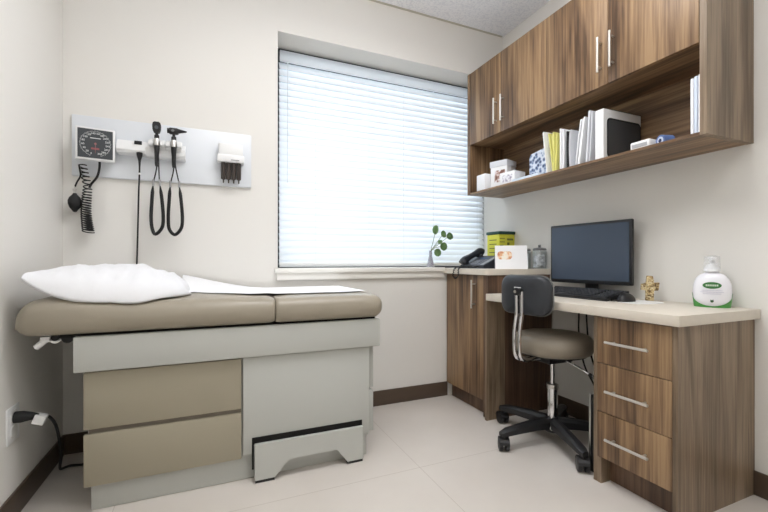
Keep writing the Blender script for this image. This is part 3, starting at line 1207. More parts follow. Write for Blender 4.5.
def pad(thick0, thick1, hw, z0, z1, rr, curve=0.9, grow=0.0):
    bm_ = bmesh.new()
    cz, hh = (z0 + z1) / 2, (z1 - z0) / 2
    rings = []
    outline = rrect(-hw, hw, -hh, hh, rr, 7)
    n = len(outline)
    layers = [(thick0, 0.90), (thick0 - 0.0, 0.97), (thick0 * 0.6 + thick1 * 0.4, 1.0), ((thick0 + thick1) / 2, 1.0), (thick1, 0.97), (thick1, 0.90)]
    def mp(x, y, z):
        xx = x + curve * y * y
        return bk(xx, y, cz + z)
    layers2 = [(thick0, 0.3), (thick0, 0.6), (thick0, 0.86), (thick0 + (thick1 - thick0) * .15, 0.96), (thick0 + (thick1 - thick0) * .4, 1.0),
               (thick0 + (thick1 - thick0) * .7, 0.99), (thick1 - (thick1 - thick0) * .05, .93), (thick1, .8), (thick1, .55), (thick1, .25)]
    for x, s in layers2:
        rings.append([bm_.verts.new(mp(x, p_[0] * s, p_[1] * s)) for p_ in outline])
    for i in range(len(rings) - 1):
        for j in range(n):
            bm_.faces.new((rings[i][j], rings[i][(j + 1) % n], rings[i + 1][(j + 1) % n], rings[i + 1][j]))
    bm_.faces.new(rings[0])
    bm_.faces.new(rings[-1][::-1])
    return bm_


obj('backrest', pad(-0.265, -0.222, 0.143, 0.685, 0.876, 0.056, curve=1.3), mat('backrest_vinyl', srgb(44, 47, 52), 0.36, bump=0.1, bscale=400), ch, angle=60, label='black backrest pad')
# light piping around the pad
pts = []
out = rrect(-0.143, 0.143, -0.0955, 0.0955, 0.056, 7)
for q in out + [out[0]]:
    x = -0.232 + 1.3 * q[0] ** 2
    pts.append(bk(x, q[0] * 1.0, 0.7805 + q[1] * 1.0))
obj('backrest_trim', T(pts, 0.0032, seg=8, caps=False), mat('trim_grey', srgb(120, 120, 118), 0.4), ch)
bm = bmesh.new()
for sy in (-0.015, 0.015):
    pp = [bk(-0.10, sy, 0.462), bk(-0.20, sy, 0.462), bk(-0.25, sy, 0.466), bk(-0.275, sy, 0.485), bk(-0.285, sy, 0.52), bk(-0.285, sy, 0.60), bk(-0.275, sy, 0.655), bk(-0.268, sy, 0.70), bk(-0.27, sy, 0.80)]
    tube(bm, pp, 0.0095, seg=10, sm=6)
obj('back_support', bm, M['chrome'], ch)
bm = bmesh.new()
a_ = bk(-0.262, 0, 0.80)
b_ = bk(-0.292, 0, 0.80)
tube(bm, [a_, b_], 0.019, seg=14)
obj('clamp', bm, M['plastic_black'], ch)
bm = bmesh.new()
tube(bm, [bk(-0.29, 0, 0.80), bk(-0.302, 0, 0.80)], 0.008, seg=12)
tube(bm, [bk(-0.278, -0.02, 0.818), bk(-0.278, 0.02, 0.818)], 0.005, seg=8)
obj('bolt', bm, M['chrome'], ch)

# ------------------------------------------------------------------ computer tower and cables
pcx = thing('computer_tower', 'slim black computer tower with silver front edge beside the drawer pedestal', 'computer', (2.38, -1.16, 0))
obj('case', B(2.238, 2.60, -1.184, -1.132, 0.0, 0.345, bev=0.003), M['plastic_black'], pcx)
obj('front_edge', B(2.232, 2.238, -1.138, -1.129, 0.01, 0.352, bev=0.001), M['steel'], pcx)
obj('power_button', T([(2.239, -1.172, 0.12), (2.234, -1.172, 0.12)], 0.006, seg=12), M['white'], pcx)
cables = [
    ('cable', [(2.66, -0.72, 0.7145), (2.65, -0.72, 0.62), (2.63, -0.74, 0.50), (2.60, -0.80, 0.36), (2.61, -0.86, 0.25), (2.63, -0.88, 0.12), (2.63, -0.90, 0.0046)], 0.0045,
     'black cable hanging from the desktop, leftmost of the cables behind the chair'),
    ('cable', [(2.66, -0.76, 0.7145), (2.655, -0.77, 0.60), (2.64, -0.80, 0.45), (2.62, -0.87, 0.33), (2.61, -0.97, 0.27), (2.61, -1.08, 0.26), (2.604, -1.126, 0.27)], 0.0045,
     'black cable sweeping from the desktop across to the computer tower'),
    ('cable', [(2.67, -0.86, 0.7145), (2.66, -0.88, 0.66), (2.65, -0.93, 0.60), (2.65, -0.97, 0.53), (2.65, -0.97, 0.44), (2.63, -1.02, 0.36), (2.61, -1.10, 0.32), (2.606, -1.120, 0.30)], 0.0035,
     'thin black cable curling down nearest the drawers, rightmost of the cables'),
]
for n_, pp, r_, lb in cables:
    solo(n_, T(pp, r_, sm=7, seg=8), M['rubber'], lb, 'cable', pp[-1], group='cables under the desk')

# ------------------------------------------------------------------ monitor
mo = thing('monitor', 'large black flat monitor on the desk by the right wall', 'monitor', (2.59, -0.826, 0.754), rotz=R(-90 + 4.0))
# local: x right (seen from the front: +x -> world -y), front faces local -y -> world -x
def ml(*a, **k):
    return B(*a, **k)
HW = 0.245
bm = ml(-HW, HW, 0.0, 0.022, 0.068, 0.408, bev=0.005)
box(bm, -0.16, 0.16, 0.021, 0.045, 0.13, 0.34, bev=0.006)
obj('housing', bm, mat('monitor_plastic', srgb(30, 32, 36), 0.38), mo, local=True)
obj('screen', ml(-HW + 0.013, HW - 0.013, -0.0012, 0.002, 0.088, 0.394), mat('screen_off', srgb(62, 74, 90), 0.22, spec=0.5), mo, local=True)
bm = ml(-0.035, 0.035, 0.03, 0.05, 0.0115, 0.2, bev=0.004)
obj('stand', bm, M['plastic_black'], mo, local=True)
bm = bmesh.new()
prism(bm, rrect(-0.11, 0.11, -0.005, 0.095, 0.03), 0.0, 0.012, 'XY')
obj('base', bm, M['plastic_black'], mo, local=True)

# keyboard
kb = thing('keyboard', 'black keyboard on the desk in front of the monitor', 'keyboard', (2.485, -0.865, 0.754), rotz=R(-90 - 2.0))
bm = bmesh.new()
prism(bm, [(-0.078, 0), (-0.07, 0), (0.078, 0.022), (0.078, 0.046), (-0.078, 0.014)], -0.225, 0.225, 'YZ')
box(bm, -0.2, -0.17, 0.055, 0.07, 0, 0.025)
box(bm, 0.17, 0.2, 0.055, 0.07, 0, 0.025)
obj('base', bm, M['plastic_black'], kb, local=True)
bm, bn = bmesh.new(), bmesh.new()
for row in range(6):
    yy = -0.062 + row * 0.0222
    zz = 0.0155 + (yy + 0.078) / 0.156 * 0.032
    nk = 19
    for k in range(nk):
        if row == 0 and 5 <= k <= 8:
            continue
        x0 = -0.215 + k * 0.0227
        if 14 < k < 16:
            continue
        box(bm if k < 15 else bn, x0, x0 + 0.0185, yy - 0.009, yy + 0.009, zz - 0.002, zz + 0.006)
box(bm, -0.1, -0.01, -0.071, -0.053, 0.014, 0.022)
kmat = mat('key_black', srgb(60, 62, 66), 0.4)
obj('keys', bm, kmat, kb, local=True)
obj('number_keys', bn, kmat, kb, local=True)

# mouse pad sheet and mouse
bm = bmesh.new()
prism(bm, rrect(2.415, 2.60, -1.255, -1.10, 0.06), 0.7541, 0.757, 'XY')
solo('mouse_mat', bm, M['white'], 'thin white mat on the desk under the black mouse', 'mouse mat', (2.54, -1.17, 0.754))
mz = thing('mouse', 'black computer mouse at the right end of the keyboard', 'mouse', (2.475, -1.135, 0.757), rotz=R(12))
bm = bmesh.new()
bmesh.ops.create_uvsphere(bm, u_segments=24, v_segments=14, radius=1)
for v in bm.verts:
    v.co = Vector((v.co.x * 0.06, v.co.y * 0.033, max(0, v.co.z) * (0.040 - 0.008 * v.co.x)))
obj('mouse_body', bm, M['plastic_black'], mz, local=True, angle=60)
obj('scroll_wheel', T([(-0.028, -0.004, 0.028), (-0.028, 0.004, 0.028)], 0.008, seg=14), M['steel'], mz, local=True)
obj('cord', T([(-0.05, 0.0, 0.008), (-0.072, 0.01, 0.004), (-0.078, 0.035, 0.004)], 0.002, sm=5, seg=6), M['rubber'], mz, local=True)

# cross ornament
cr_ = thing('cross_ornament', 'small mottled cream and brown cross standing on the desk', 'ornament', (2.612, -1.155, 0.757), rotz=R(-48))
bm = bmesh.new()
prism(bm, [(-0.018, 0), (0.018, 0), (0.015, 0.05), (0.035, 0.048), (0.04, 0.088), (0.014, 0.084), (0.014, 0.118), (-0.012, 0.12), (-0.013, 0.084), (-0.035, 0.08), (-0.036, 0.05), (-0.014, 0.05)], -0.01, 0.01)
bmesh.ops.bevel(bm, geom=list(bm.edges), offset=0.002, segments=2, affect='EDGES')
obj('cross', bm, blotch('mottled_stone', [srgb(96, 76, 46), srgb(176, 150, 104), srgb(222, 204, 160)], 60, 0.6, 0.38, 0.6), cr_, local=True)
bm = bmesh.new()
for k in range(26):
    a, z = random.uniform(-0.014, 0.014), random.uniform(0.006, 0.115)
    r_ = random.uniform(0.0035, 0.006)
    lathe(bm, [(0, -r_), (r_ * .7, -r_ * .7), (r_, 0), (r_ * .7, r_ * .7), (0, r_)], (a, -0.010, z), seg=8)
for k in range(10):
    a, z = random.choice((-1, 1)) * random.uniform(0.018, 0.033), random.uniform(0.055, 0.08)
    r_ = random.uniform(0.0035, 0.006)
    lathe(bm, [(0, -r_), (r_ * .7, -r_ * .7), (r_, 0), (r_ * .7, r_ * .7), (0, r_)], (a, -0.010, z), seg=8)
obj('pebbles', bm, blotch('pebble_tones', [srgb(86, 64, 36), srgb(190, 166, 118), srgb(232, 220, 186)], 90, 0.5, 0.38, 0.6), cr_, local=True)

# soap bottle
sb = thing('hand_soap_bottle', 'round white and green pump bottle near the end of the desk', 'soap bottle', (2.605, -1.42, 0.754), rotz=R(-63 + 0))
# local front faces -y
prof = [(0, 0.0), (0.05, 0.0), (0.058, 0.006), (0.063, 0.03), (0.0655, 0.065), (0.063, 0.095), (0.054, 0.12), (0.04, 0.136), (0.024, 0.144), (0.02, 0.148), (0.02, 0.152), (0, 0.152)]
obj('bottle', L(prof, seg=44, sy=0.62), mat('pearl_white', srgb(232, 232, 238), 0.25), sb, local=True, angle=60)
bm = bmesh.new()
NS = 44
ring0, ring1 = [], []
for k in range(NS):
    a = 2 * math.pi * k / NS
    # green cup with a scooped front
    sc = max(0, -math.sin(a)) ** 1.0
    top = 0.058 - 0.052 * (max(0, -math.sin(a))) ** 0.8
    def rad(z):
        return 0.0605 + (0.0665 - 0.0605) * min(1, z / 0.06)
    ring0.append(bm.verts.new((rad(0) * math.cos(a), rad(0) * 0.62 * math.sin(a), 0)))
    ring1.append(bm.verts.new((rad(top) * 1.01 * math.cos(a), (rad(top) * 0.635) * math.sin(a), top)))
for k in range(NS):
    bm.faces.new((ring0[k], ring0[(k + 1) % NS], ring1[(k + 1) % NS], ring1[k]))
bm.faces.new(ring0[::-1])
grn = mat('green_plastic', srgb(74, 148, 70), 0.3)
obj('green_base', bm, grn, sb, local=True, angle=60)
def patch(fnout, z0, z1, hw, push=0.0012, n=18):
    """oval decal following the bottle's front"""
    bm_ = bmesh.new()
    cz = (z0 + z1) / 2
    c = bm_.verts.new((0, -(0.0655 * 0.62 + push), cz))
    rg = []
    for k in range(n):
        a = 2 * math.pi * k / n
        x = hw * math.cos(a)
        z = cz + (z1 - z0) / 2 * math.sin(a)
        ys_ = -0.62 * math.sqrt(max(0, 0.0652 ** 2 - x * x)) - push
        rg.append(bm_.verts.new((x, ys_, z)))
    for k in range(n):
        bm_.faces.new((c, rg[k], rg[(k + 1) % n]))
    return bm_
obj('label_oval', patch(None, 0.078, 0.106, 0.031), mat('label_green', srgb(62, 120, 66), 0.4), sb, local=True)
bm = bmesh.new()
for k in range(7):
    x = -0.018 + k * 0.006
    y = -0.62 * math.sqrt(0.0652 ** 2 - x * x) - 0.0022
    box(bm, x - 0.002, x + 0.002, y - 0.0002, y + 0.0005, 0.0885, 0.096)
for rr_, hw in ((0.070, 7), (0.063, 8), (0.056, 6)):
    for k in range(-hw, hw + 1):
        x = k * 0.0045
        y = -0.62 * math.sqrt(0.0648 ** 2 - x * x) - 0.0012
        box(bm, x - 0.0017, x + 0.0017, y - 0.0002, y + 0.0005, rr_, rr_ + 0.002, mi=1)
obj('label_print', bm, [mat('label_pale', srgb(214, 232, 214), 0.5), mat('label_lilac', srgb(190, 190, 208), 0.5)], sb, local=True)
bm = bmesh.new()
prism(bm, [(0, 0.020), (0.006, 0.026), (0.004, 0.034), (0, 0.030), (-0.004, 0.034), (-0.006, 0.026)], -0.0425, -0.0395)
obj('leaf_mark', bm, mat('label_dark_green', srgb(40, 84, 44), 0.5), sb, local=True)
bm = bmesh.new()
lathe(bm, [(0, 0.15), (0.028, 0.15), (0.028, 0.162), (0.016, 0.180), (0, 0.180)], seg=24)
lathe(bm, [(0, 0.172), (0.006, 0.172), (0.006, 0.185), (0.012, 0.188), (0.012, 0.196), (0, 0.198)], seg=18)
tube(bm, [(0, 0, 0.205), (0, -0.02, 0.206), (0, -0.034, 0.202)], [0.006, 0.005, 0.004], seg=8)
lathe(bm, [(0, 0.198), (0.009, 0.198), (0.015, 0.204), (0.015, 0.209), (0, 0.21)], seg=18)
obj('pump', bm, mat('pump_white', srgb(236, 238, 240), 0.3), sb, local=True)
obj('pump_cap', L([(0.0285, 0.157), (0.026, 0.212), (0.012, 0.216), (0, 0.216)], seg=24), M['cap'], sb, local=True, label='clear plastic cap')

# ------------------------------------------------------------------ things on the countertop
CT = 0.899
# telephone
ph = thing('desk_phone', 'dark grey desk telephone with tilted keypad on the corner countertop', 'telephone', (2.385, -0.125, CT), rotz=R(-82))
bm = bmesh.new()
prism(bm, [(-0.085, 0), (0.085, 0), (0.085, 0.082), (0.07, 0.088), (-0.085, 0.022)], -0.10, 0.125, 'YZ')
bo = obj('phone_body', bm, mat('phone_grey', srgb(50, 54, 62), 0.4), ph, local=True, smooth=False)
sl = math.atan2(0.062, 0.155)
RX = Matrix.Translation((0, -0.085, 0.022)) @ Matrix.Rotation(sl, 4, 'X')
bm = bmesh.new()
for i in range(3):
    for j in range(4):
        box(bm, -0.02 + i * 0.022, -0.004 + i * 0.022, 0.016 + j * 0.02, 0.029 + j * 0.02, 0.0, 0.004)
bm.transform(RX)
pk = mat('phone_keys', srgb(128, 132, 140), 0.45)
obj('keypad', bm, pk, bo, local=True)
bm = bmesh.new()
for j in range(6):
    box(bm, 0.054, 0.074, 0.014 + j * 0.016, 0.024 + j * 0.016, 0, 0.004)
bm.transform(RX)
obj('side_keys', bm, pk, bo, local=True)
bm = bmesh.new()
box(bm, -0.02, 0.06, 0.112, 0.152, 0.0, 0.003)
bm.transform(RX)
obj('display', bm, mat('phone_display', srgb(92, 110, 140), 0.25), bo, local=True)
bm = bmesh.new()
box(bm, 0.088, 0.118, 0.004, 0.166, 0.0, 0.0035)
bm.transform(RX)
obj('side_strip', bm, mat('phone_strip', srgb(140, 142, 146), 0.35), bo, local=True)
bm = bmesh.new()
hp = [(-0.068, -0.088, 0.035), (-0.068, -0.07, 0.058), (-0.068, -0.02, 0.082), (-0.068, 0.03, 0.104), (-0.068, 0.068, 0.118), (-0.068, 0.088, 0.112)]
sp = smooth_path(hp, 5)
rs = []
for q in sp:
    t = (q.y + 0.088) / 0.176
    rs.append(0.020 + 0.013 * abs(2 * t - 1) ** 2)
tube(bm, sp, rs, seg=14)
lathe(bm, [(0, -0.02), (0.024, -0.02), (0.026, 0.0), (0.018, 0.014), (0, 0.016)], (-0.068, -0.068, 0.042), seg=18, mtx=Matrix.Rotation(sl, 4, 'X'))
lathe(bm, [(0, -0.02), (0.024, -0.02), (0.026, 0.0), (0.018, 0.014), (0, 0.016)], (-0.068, 0.068, 0.098), seg=18, mtx=Matrix.Rotation(sl, 4, 'X'))
obj('handset', bm, mat('handset_black', srgb(30, 33, 40), 0.35), ph, local=True, angle=60)
# curly cord hanging over the counter's front edge
base = [(2.295, -0.235, CT + 0.012), (2.26, -0.215, CT + 0.01), (2.22, -0.19, CT + 0.01), (2.18, -0.17, CT + 0.011), (2.155, -0.16, CT - 0.005), (2.145, -0.165, CT - 0.05), (2.148, -0.19, CT - 0.062),
        (2.152, -0.21, CT - 0.04), (2.153, -0.215, CT + 0.0), (2.175, -0.215, CT + 0.011), (2.22, -0.225, CT + 0.01), (2.29, -0.24, CT + 0.011)]
bs = smooth_path(base, 16)
pts = []
for k, q in enumerate(bs):
    a = k * 1.3
    i2 = min(k + 1, len(bs) - 1)
    tdir = (bs[i2] - bs[max(0, i2 - 1)]).normalized()
    u_ = tdir.orthogonal().normalized()
    w_ = tdir.cross(u_)
    pts.append(q + (u_ * math.cos(a) + w_ * math.sin(a)) * 0.0045)
solo('phone_cord', T(pts, 0.0028, seg=6), M['rubber'], 'curly black phone cord looping over the countertop front edge', 'cord', (2.2, -0.2, CT))

# greeting card / desk sign
cd = thing('greeting_card', 'standing white card with small orange picture on the countertop', 'card', (2.437, -0.385, CT), rotz=R(-33))
bm = bmesh.new()
prism(bm, [(-0.03, 0), (-0.0285, 0), (0.0015, 0.148), (0.0, 0.15), (-0.0015, 0.148)], -0.1, 0.1, 'YZ')
obj('front_leaf', bm, M['paper'], cd, local=True, smooth=False)
bm = bmesh.new()
prism(bm, [(0.0015, 0.148), (0.003, 0.148), (0.042, 0), (0.040, 0)], -0.099, 0.099, 'YZ')
obj('back_leaf', bm, mat('card_back', srgb(96, 98, 108), 0.7), cd, local=True, smooth=False)
bm = bmesh.new()
prism(bm, rrect(-0.085, 0.005, 0.062, 0.115, 0.02), -0.0008, 0.0004, 'XZ')
sh = Matrix.Translation((0, -0.0302, 0)) @ Matrix.Rotation(-math.atan2(0.03, 0.15), 4, 'X')
bm.transform(sh)
obj('picture', bm, blotch('card_picture', [srgb(206, 140, 104), srgb(234, 190, 148), srgb(244, 238, 224)], 40, 0.7, 0.38, 0.6), cd, local=True)

# glass jars
jar_cfg = [(-0.43, 'cotton', 'clear glass jar of white cotton balls nearest the monitor'),
           (-0.292, 'swab', 'clear glass jar between the sharps bin and the cotton jar, mostly hidden by the card'),
           (-0.195, 'none', 'clear glass jar with metal lid just in front of the yellow bin')]
for yy, kind, lb in jar_cfg:
    j = thing('glass_jar', lb, 'jar', (2.635, yy, CT), group='glass jars on the countertop')
    obj('glass', L([(0, 0.0), (0.040, 0.0), (0.043, 0.004), (0.043, 0.112), (0.038, 0.122), (0.036, 0.122), (0.0405, 0.11), (0.0405, 0.006), (0, 0.005)], (2.635, yy, CT), seg=28), M['glass'], j)
    obj('lid', L([(0, 0.120), (0.041, 0.120), (0.043, 0.126), (0.038, 0.134), (0.012, 0.138), (0.007, 0.142), (0.010, 0.150), (0.008, 0.156), (0, 0.158)], (2.635, yy, CT), seg=28), mat('jar_lid', srgb(120, 120, 122), 0.35, metal=0.6), j)
    if kind == 'cotton':
        bm = bmesh.new()
        for q in range(70):
            a = random.uniform(0, 6.28)
            rr_ = 0.031 * math.sqrt(random.random())
            z_ = CT + 0.014 + (q / 70) * 0.075
            s_ = 0.008
            lathe(bm, [(0, -s_), (s_ * .75, -s_ * .7), (s_, 0), (s_ * .75, s_ * .7), (0, s_)], (2.635 + rr_ * math.cos(a), yy + rr_ * math.sin(a), z_), seg=8)
        c = obj('cotton_balls', bm, M['linen'], j)
        c['kind'] = 'stuff'
    elif kind == 'swab':
        bm = bmesh.new()
        for q in range(30):
            a = q * 2.4
            rr_ = 0.03 * math.sqrt(q / 30)
            x_, y_ = 2.635 + rr_ * math.cos(a), yy + rr_ * math.sin(a)
            tube(bm, [(x_, y_, CT + 0.007), (x_, y_, CT + 0.10)], 0.0022, seg=6)
        c = obj('wooden_swabs', bm, M['linen'], j)
        c['kind'] = 'stuff'

# sharps container in the recess
sh_ = thing('sharps_container', 'yellow sharps container with dark lid in the window corner', 'sharps container', (2.62, -0.07, CT))
obj('bin', B(2.548, W - 0.003, -0.138, 0.0, CT, CT + 0.245, bev=0.008), mat('sharps_yellow', srgb(206, 204, 62), 0.4), sh_)
obj('lid', B(2.543, W - 0.002, -0.143, 0.005, CT + 0.243, CT + 0.265, bev=0.006), mat('sharps_lid', srgb(30, 66, 60), 0.4), sh_)
bm = bmesh.new()
for z_, x0_, x1_, h_ in ((0.20, 2.62, 2.68, 0.014), (0.165, 2.62, 2.65, 0.02), (0.21, 2.555, 2.60, 0.006), (0.185, 2.555, 2.61, 0.006), (0.16, 2.555, 2.59, 0.006)):
    n_ = int((x1_ - x0_) / 0.011)
    for k in range(n_):
        box(bm, x0_ + k * 0.011, x0_ + k * 0.011 + 0.0085, -0.1392, -0.1374, CT + z_, CT + z_ + h_)
for z_ in (0.20, 0.17, 0.14, 0.11):
    box(bm, 2.5468, 2.5486, -0.11, -0.03, CT + z_, CT + z_ + 0.006)
obj('label_print', bm, mat('sharps_print', srgb(96, 104, 44), 0.5), sh_)

# plant in a small vase on the sill
pl = thing('plant_vase', 'tiny glass vase with a few green leaves on the window sill', 'potted plant', (2.095, 0.05, 0.905))
vx, vy, vz = 2.095, 0.05, 0.905
obj('vase', L([(0, 0), (0.026, 0), (0.028, 0.004), (0.02, 0.04), (0.011, 0.08), (0.009, 0.115), (0.011, 0.12), (0.0095, 0.12), (0.0075, 0.113), (0.0095, 0.08), (0.018, 0.04), (0.024, 0.007), (0, 0.006)], (vx, vy, vz), seg=22),
    mat('violet_glass', srgb(226, 225, 234), 0.12, trans=0.75), pl)
stem_m = mat('stem_green', srgb(120, 134, 96), 0.6)
leaf_m = mat('leaf_green_backlit', srgb(132, 164, 112), 0.5, var=0.25, vscale=30)  # base colour lightened to stand for window light through the leaves
leaf_pts = [((2.142, 0.05, 1.178), 0.036, 20), ((2.205, 0.05, 1.150), 0.028, -30), ((2.255, 0.05, 1.135), 0.030, -50), ((2.205, 0.045, 1.06), 0.032, 10), ((2.148, 0.04, 1.015), 0.030, -15), ((2.18, 0.055, 1.09), 0.020, 40)]
for k, (lp, sz, an) in enumerate(leaf_pts):
    lp = Vector(lp)
    start = Vector((vx, vy, vz + 0.03))
    mid = Vector((vx + (lp.x - vx) * 0.35, vy, vz + 0.10 + (lp.z - vz) * 0.25))
    stm = obj('stem', T([start, Vector((vx + (lp.x - vx) * 0.04, vy, vz + 0.112)), mid, lp], 0.0018, sm=5, seg=6), stem_m, pl)
    bm = bmesh.new()
    n = 12
    c = bm.verts.new((0, -0.003, 0))
    rg = []
    for q in range(n):
        a = 2 * math.pi * q / n
        rr_ = sz * (1 - 0.18 * math.cos(a))
        rg.append(bm.verts.new((rr_ * 0.85 * math.sin(a), 0.006 * abs(math.sin(a)), rr_ * 0.95 * math.cos(a))))
    for q in range(n):
        bm.faces.new((c, rg[q], rg[(q + 1) % n]))
    bmesh.ops.solidify(bm, geom=list(bm.faces), thickness=0.0008)
    bm.transform(Matrix.Translation(lp) @ Matrix.Rotation(R(an), 4, 'Y') @ Matrix.Rotation(R(15 - 8 * k), 4, 'Z'))
    obj('leaf', bm, leaf_m, stm, angle=180)

# ------------------------------------------------------------------ things on the open shelf
SZ = 1.438
whitep = M['paper']
greyp = mat('paper_stack', srgb(222, 224, 230), 0.7)


def slab(name, label, cat, y, thick, h, depth, m, lean=0.0, x0=2.392, group=None, sheets=0, flare=0.0):
    """upright thin thing standing on the shelf, spine to the room (-X); sheets > 0 gives loose bowed sheets"""
    t = thing(name, label, cat, (x0 + depth / 2, y, SZ))
    if group:
        t['group'] = group
    rt = Matrix.Rotation(lean, 4, 'X')
    lift = abs(math.sin(lean)) * thick / 2
    if not sheets:
        bm_ = B(-depth / 2, depth / 2, -thick / 2, thick / 2, 0, h, bev=min(0.002, thick / 4), seg=1)
        bm_.transform(Matrix.Translation((0, 0, lift)) @ rt)
    else:
        bm_ = bmesh.new()
        for k in range(sheets):
            f = (k + 0.5) / sheets - 0.5
            hh = h * random.uniform(0.9, 1.0)
            xo = random.uniform(-0.006, 0.010)
            tt = thick / sheets * 0.62
            bow = random.uniform(-0.004, 0.004)
            poly_a, poly_b = [], []
            for q in range(7):
                z = q / 6
                yc = f * thick * (1 + flare * z) * (1 - 0.75 * flare * (1 - z) if flare else 1) + bow * math.sin(z * math.pi) 
                poly_a.append((yc - tt / 2, z * hh))
                poly_b.append((yc + tt / 2, z * hh))
            prism(bm_, poly_a + poly_b[::-1], -depth / 2 + xo, depth / 2 - 0.012, 'YZ')
        bm_.transform(Matrix.Translation((0, 0, lift)) @ rt)
    obj('cover' if cat in ('binder', 'folder') else 'sheets', bm_, m, t, local=True)
    return t


# boxes at the far end
bmx = B(2.40, 2.48, -0.168, -0.075, SZ, SZ + 0.118, bev=0.002)
solo('carton', bmx, whitep, 'plain white carton at the far end of the shelf', 'box', (2.44, -0.12, SZ), group='small boxes at the far end of the shelf')
c2 = thing('carton', 'tallest white carton with brown picture near the far end of the shelf', 'box', (2.50, -0.235, SZ), rotz=R(18), group='small boxes at the far end of the shelf')
obj('box_body', B(-0.055, 0.055, -0.062, 0.062, 0, 0.185, bev=0.002), whitep, c2, local=True)
obj('lid_flap', B(-0.06, 0.06, -0.066, 0.066, 0.15, 0.19, bev=0.002), greyp, c2, local=True)
pm = blotch('carton_picture', [srgb(120, 84, 72), srgb(190, 160, 150), srgb(236, 234, 238)], 40, 0.6, 0.36, 0.58)
obj('picture', B(-0.0565, -0.0545, -0.05, 0.03, 0.045, 0.125), pm, c2, local=True)
c3 = thing('carton', 'low white printed carton beside the flat papers', 'box', (2.46, -0.375, SZ), rotz=R(8), group='small boxes at the far end of the shelf')
obj('box_body', B(-0.05, 0.05, -0.06, 0.06, 0, 0.085, bev=0.002), whitep, c3, local=True)
obj('picture', B(-0.0515, -0.0495, -0.04, 0.04, 0.02, 0.065), blotch('carton_print', [srgb(150, 140, 160), srgb(214, 214, 224), srgb(240, 240, 244)], 60, 0.6, 0.36, 0.58), c3, local=True)

solo('paper_pile', B(2.378, 2.45, -0.68, -0.46, SZ, SZ + 0.016, bev=0.001), mat('pale_blue_paper', srgb(214, 226, 238), 0.6),
     'flat pale blue papers lying on the shelf front edge', 'papers', (2.42, -0.56, SZ))
pt = thing('patterned_box', 'blue and white patterned box on the shelf beside the yellow folder', 'box', (2.49, -0.61, SZ))
bm = bmesh.new()
prism(bm, [(-0.53, SZ), (-0.53, SZ + 0.14), (-0.542, SZ + 0.16), (-0.66, SZ + 0.175), (-0.68, SZ + 0.165), (-0.68, SZ)], 2.455, 2.53, 'YZ')
obj('box_body', bm, blotch('blue_floral', [srgb(44, 54, 86), srgb(112, 132, 168), srgb(214, 220, 230)], 44, 0.4, 0.18, 0.62, 'voronoi'), pt, smooth=False)

GP = 'papers and folders standing in the black file rack'
slab('paper_folder', 'white papers immediately left of the yellow folder', 'papers', -0.728, 0.014, 0.245, 0.22, whitep, lean=R(-7), sheets=2)
slab('yellow_folder', 'pale yellow folder standing among white papers on the shelf', 'folder', -0.778, 0.040, 0.225, 0.22, mat('folder_yellow', srgb(222, 218, 134), 0.6), lean=R(-3), sheets=4, flare=0.8)
slab('paper_folder', 'white papers bulging around the yellow folder, just right of it', 'papers', -0.830, 0.026, 0.232, 0.22, whitep, lean=R(0), sheets=3)
rk = thing('file_rack', 'black upright file rack holding papers on the shelf', 'file rack', (2.50, -0.9, SZ))
bm = bmesh.new()
box(bm, 2.39, 2.62, -0.872, -0.864, SZ, SZ + 0.195, bev=0.001)
box(bm, 2.39, 2.62, -0.965, -0.8645, SZ, SZ + 0.004)
obj('divider', bm, M['plastic_black'], rk)
slab('paper_folder', 'short grey-edged papers directly right of the black rack divider', 'papers', -0.886, 0.010, 0.20, 0.21, greyp, lean=R(0), sheets=2).location.z = SZ + 0.004
slab('paper_folder', 'thick white paper bundle leaning, right of the black rack divider', 'papers', -0.930, 0.036, 0.235, 0.22, whitep, lean=R(8), sheets=4).location.z = SZ + 0.004
slab('paper_folder', 'leaning white papers between the thick bundle and the white binder', 'papers', -0.985, 0.026, 0.26, 0.22, greyp, lean=R(4), sheets=3)
wb = slab('binder', 'wide white binder with a rounded black cover panel on the shelf', 'binder', -1.056, 0.046, 0.243, 0.272, M['white'])
bm = bmesh.new()
prism(bm, rrect(-0.112, 0.132, 0.010, 0.202, 0.022), -0.0245, -0.0228, 'XZ')
obj('cover_panel', bm, mat('panel_black', srgb(24, 25, 27), 0.5), wb, local=True)
bm = bmesh.new()
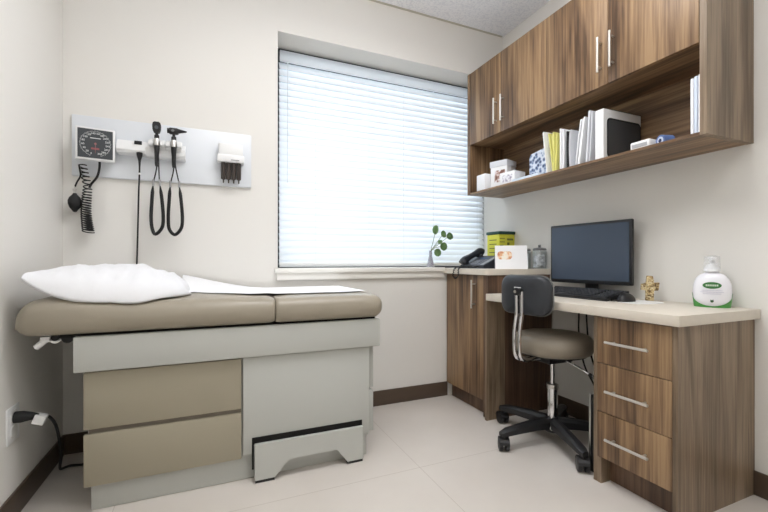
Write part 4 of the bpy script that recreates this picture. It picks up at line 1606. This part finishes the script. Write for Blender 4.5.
prism(bm, rrect(-0.104, 0.124, 0.018, 0.194, 0.016), -0.0252, -0.0243, 'XZ')
obj('cover_sheet', bm, mat('panel_grey', srgb(66, 68, 70), 0.55), wb, local=True)
slab('green_book', 'dark green book behind the white binder, only its top showing', 'book', -1.022, 0.012, 0.275, 0.15, mat('book_green', srgb(44, 82, 66), 0.5), x0=2.52)
tr_ = thing('carton', 'flat white tray-like carton right of the black-panelled binder', 'box', (2.45, -1.235, SZ), group='small boxes at the far end of the shelf')
del tr_['group']
obj('box_body', B(2.395, 2.50, -1.295, -1.208, SZ, SZ + 0.038, bev=0.006, seg=3), M['white'], tr_)
obj('inset', B(2.3945, 2.3965, -1.285, -1.218, SZ + 0.010, SZ + 0.026), mat('inset_grey', srgb(170, 172, 176), 0.5), tr_)
tp = thing('tape_roll', 'small blue and white roll on the shelf near its right end', 'roll', (2.47, -1.318, SZ))
bm = bmesh.new()
c0, c1 = Vector((2.43, -1.318, SZ + 0.024)), Vector((2.475, -1.333, SZ + 0.024))
tube(bm, [c0, c1], 0.024, seg=24)
obj('roll_body', bm, mat('roll_blue', srgb(92, 116, 168), 0.4), tp)
dv = (c1 - c0).normalized()
bm = bmesh.new()
tube(bm, [c0 - dv * 0.001, c0 + dv * 0.001], 0.0165, seg=20)
ri = obj('end_disc', bm, mat('roll_pale', srgb(206, 214, 230), 0.5), tp)
bm = bmesh.new()
tube(bm, [c0 - dv * 0.002, c0 + dv * 0.0], 0.008, seg=16)
obj('core_hole', bm, mat('roll_navy', srgb(40, 54, 98), 0.5), ri)
slab('binder', 'leftmost of the slim white binders against the shelf end panel', 'binder', -1.460, 0.011, 0.222, 0.23, mat('binder_edge', srgb(236, 238, 242), 0.5))
slab('binder', 'middle slim white binder of three at the shelf right end', 'binder', -1.4735, 0.012, 0.226, 0.23, mat('binder_pale', srgb(210, 220, 236), 0.5))
slab('binder', 'rightmost slim white binder touching the shelf end panel', 'binder', -1.489, 0.014, 0.229, 0.23, mat('binder_white', srgb(244, 244, 246), 0.5))
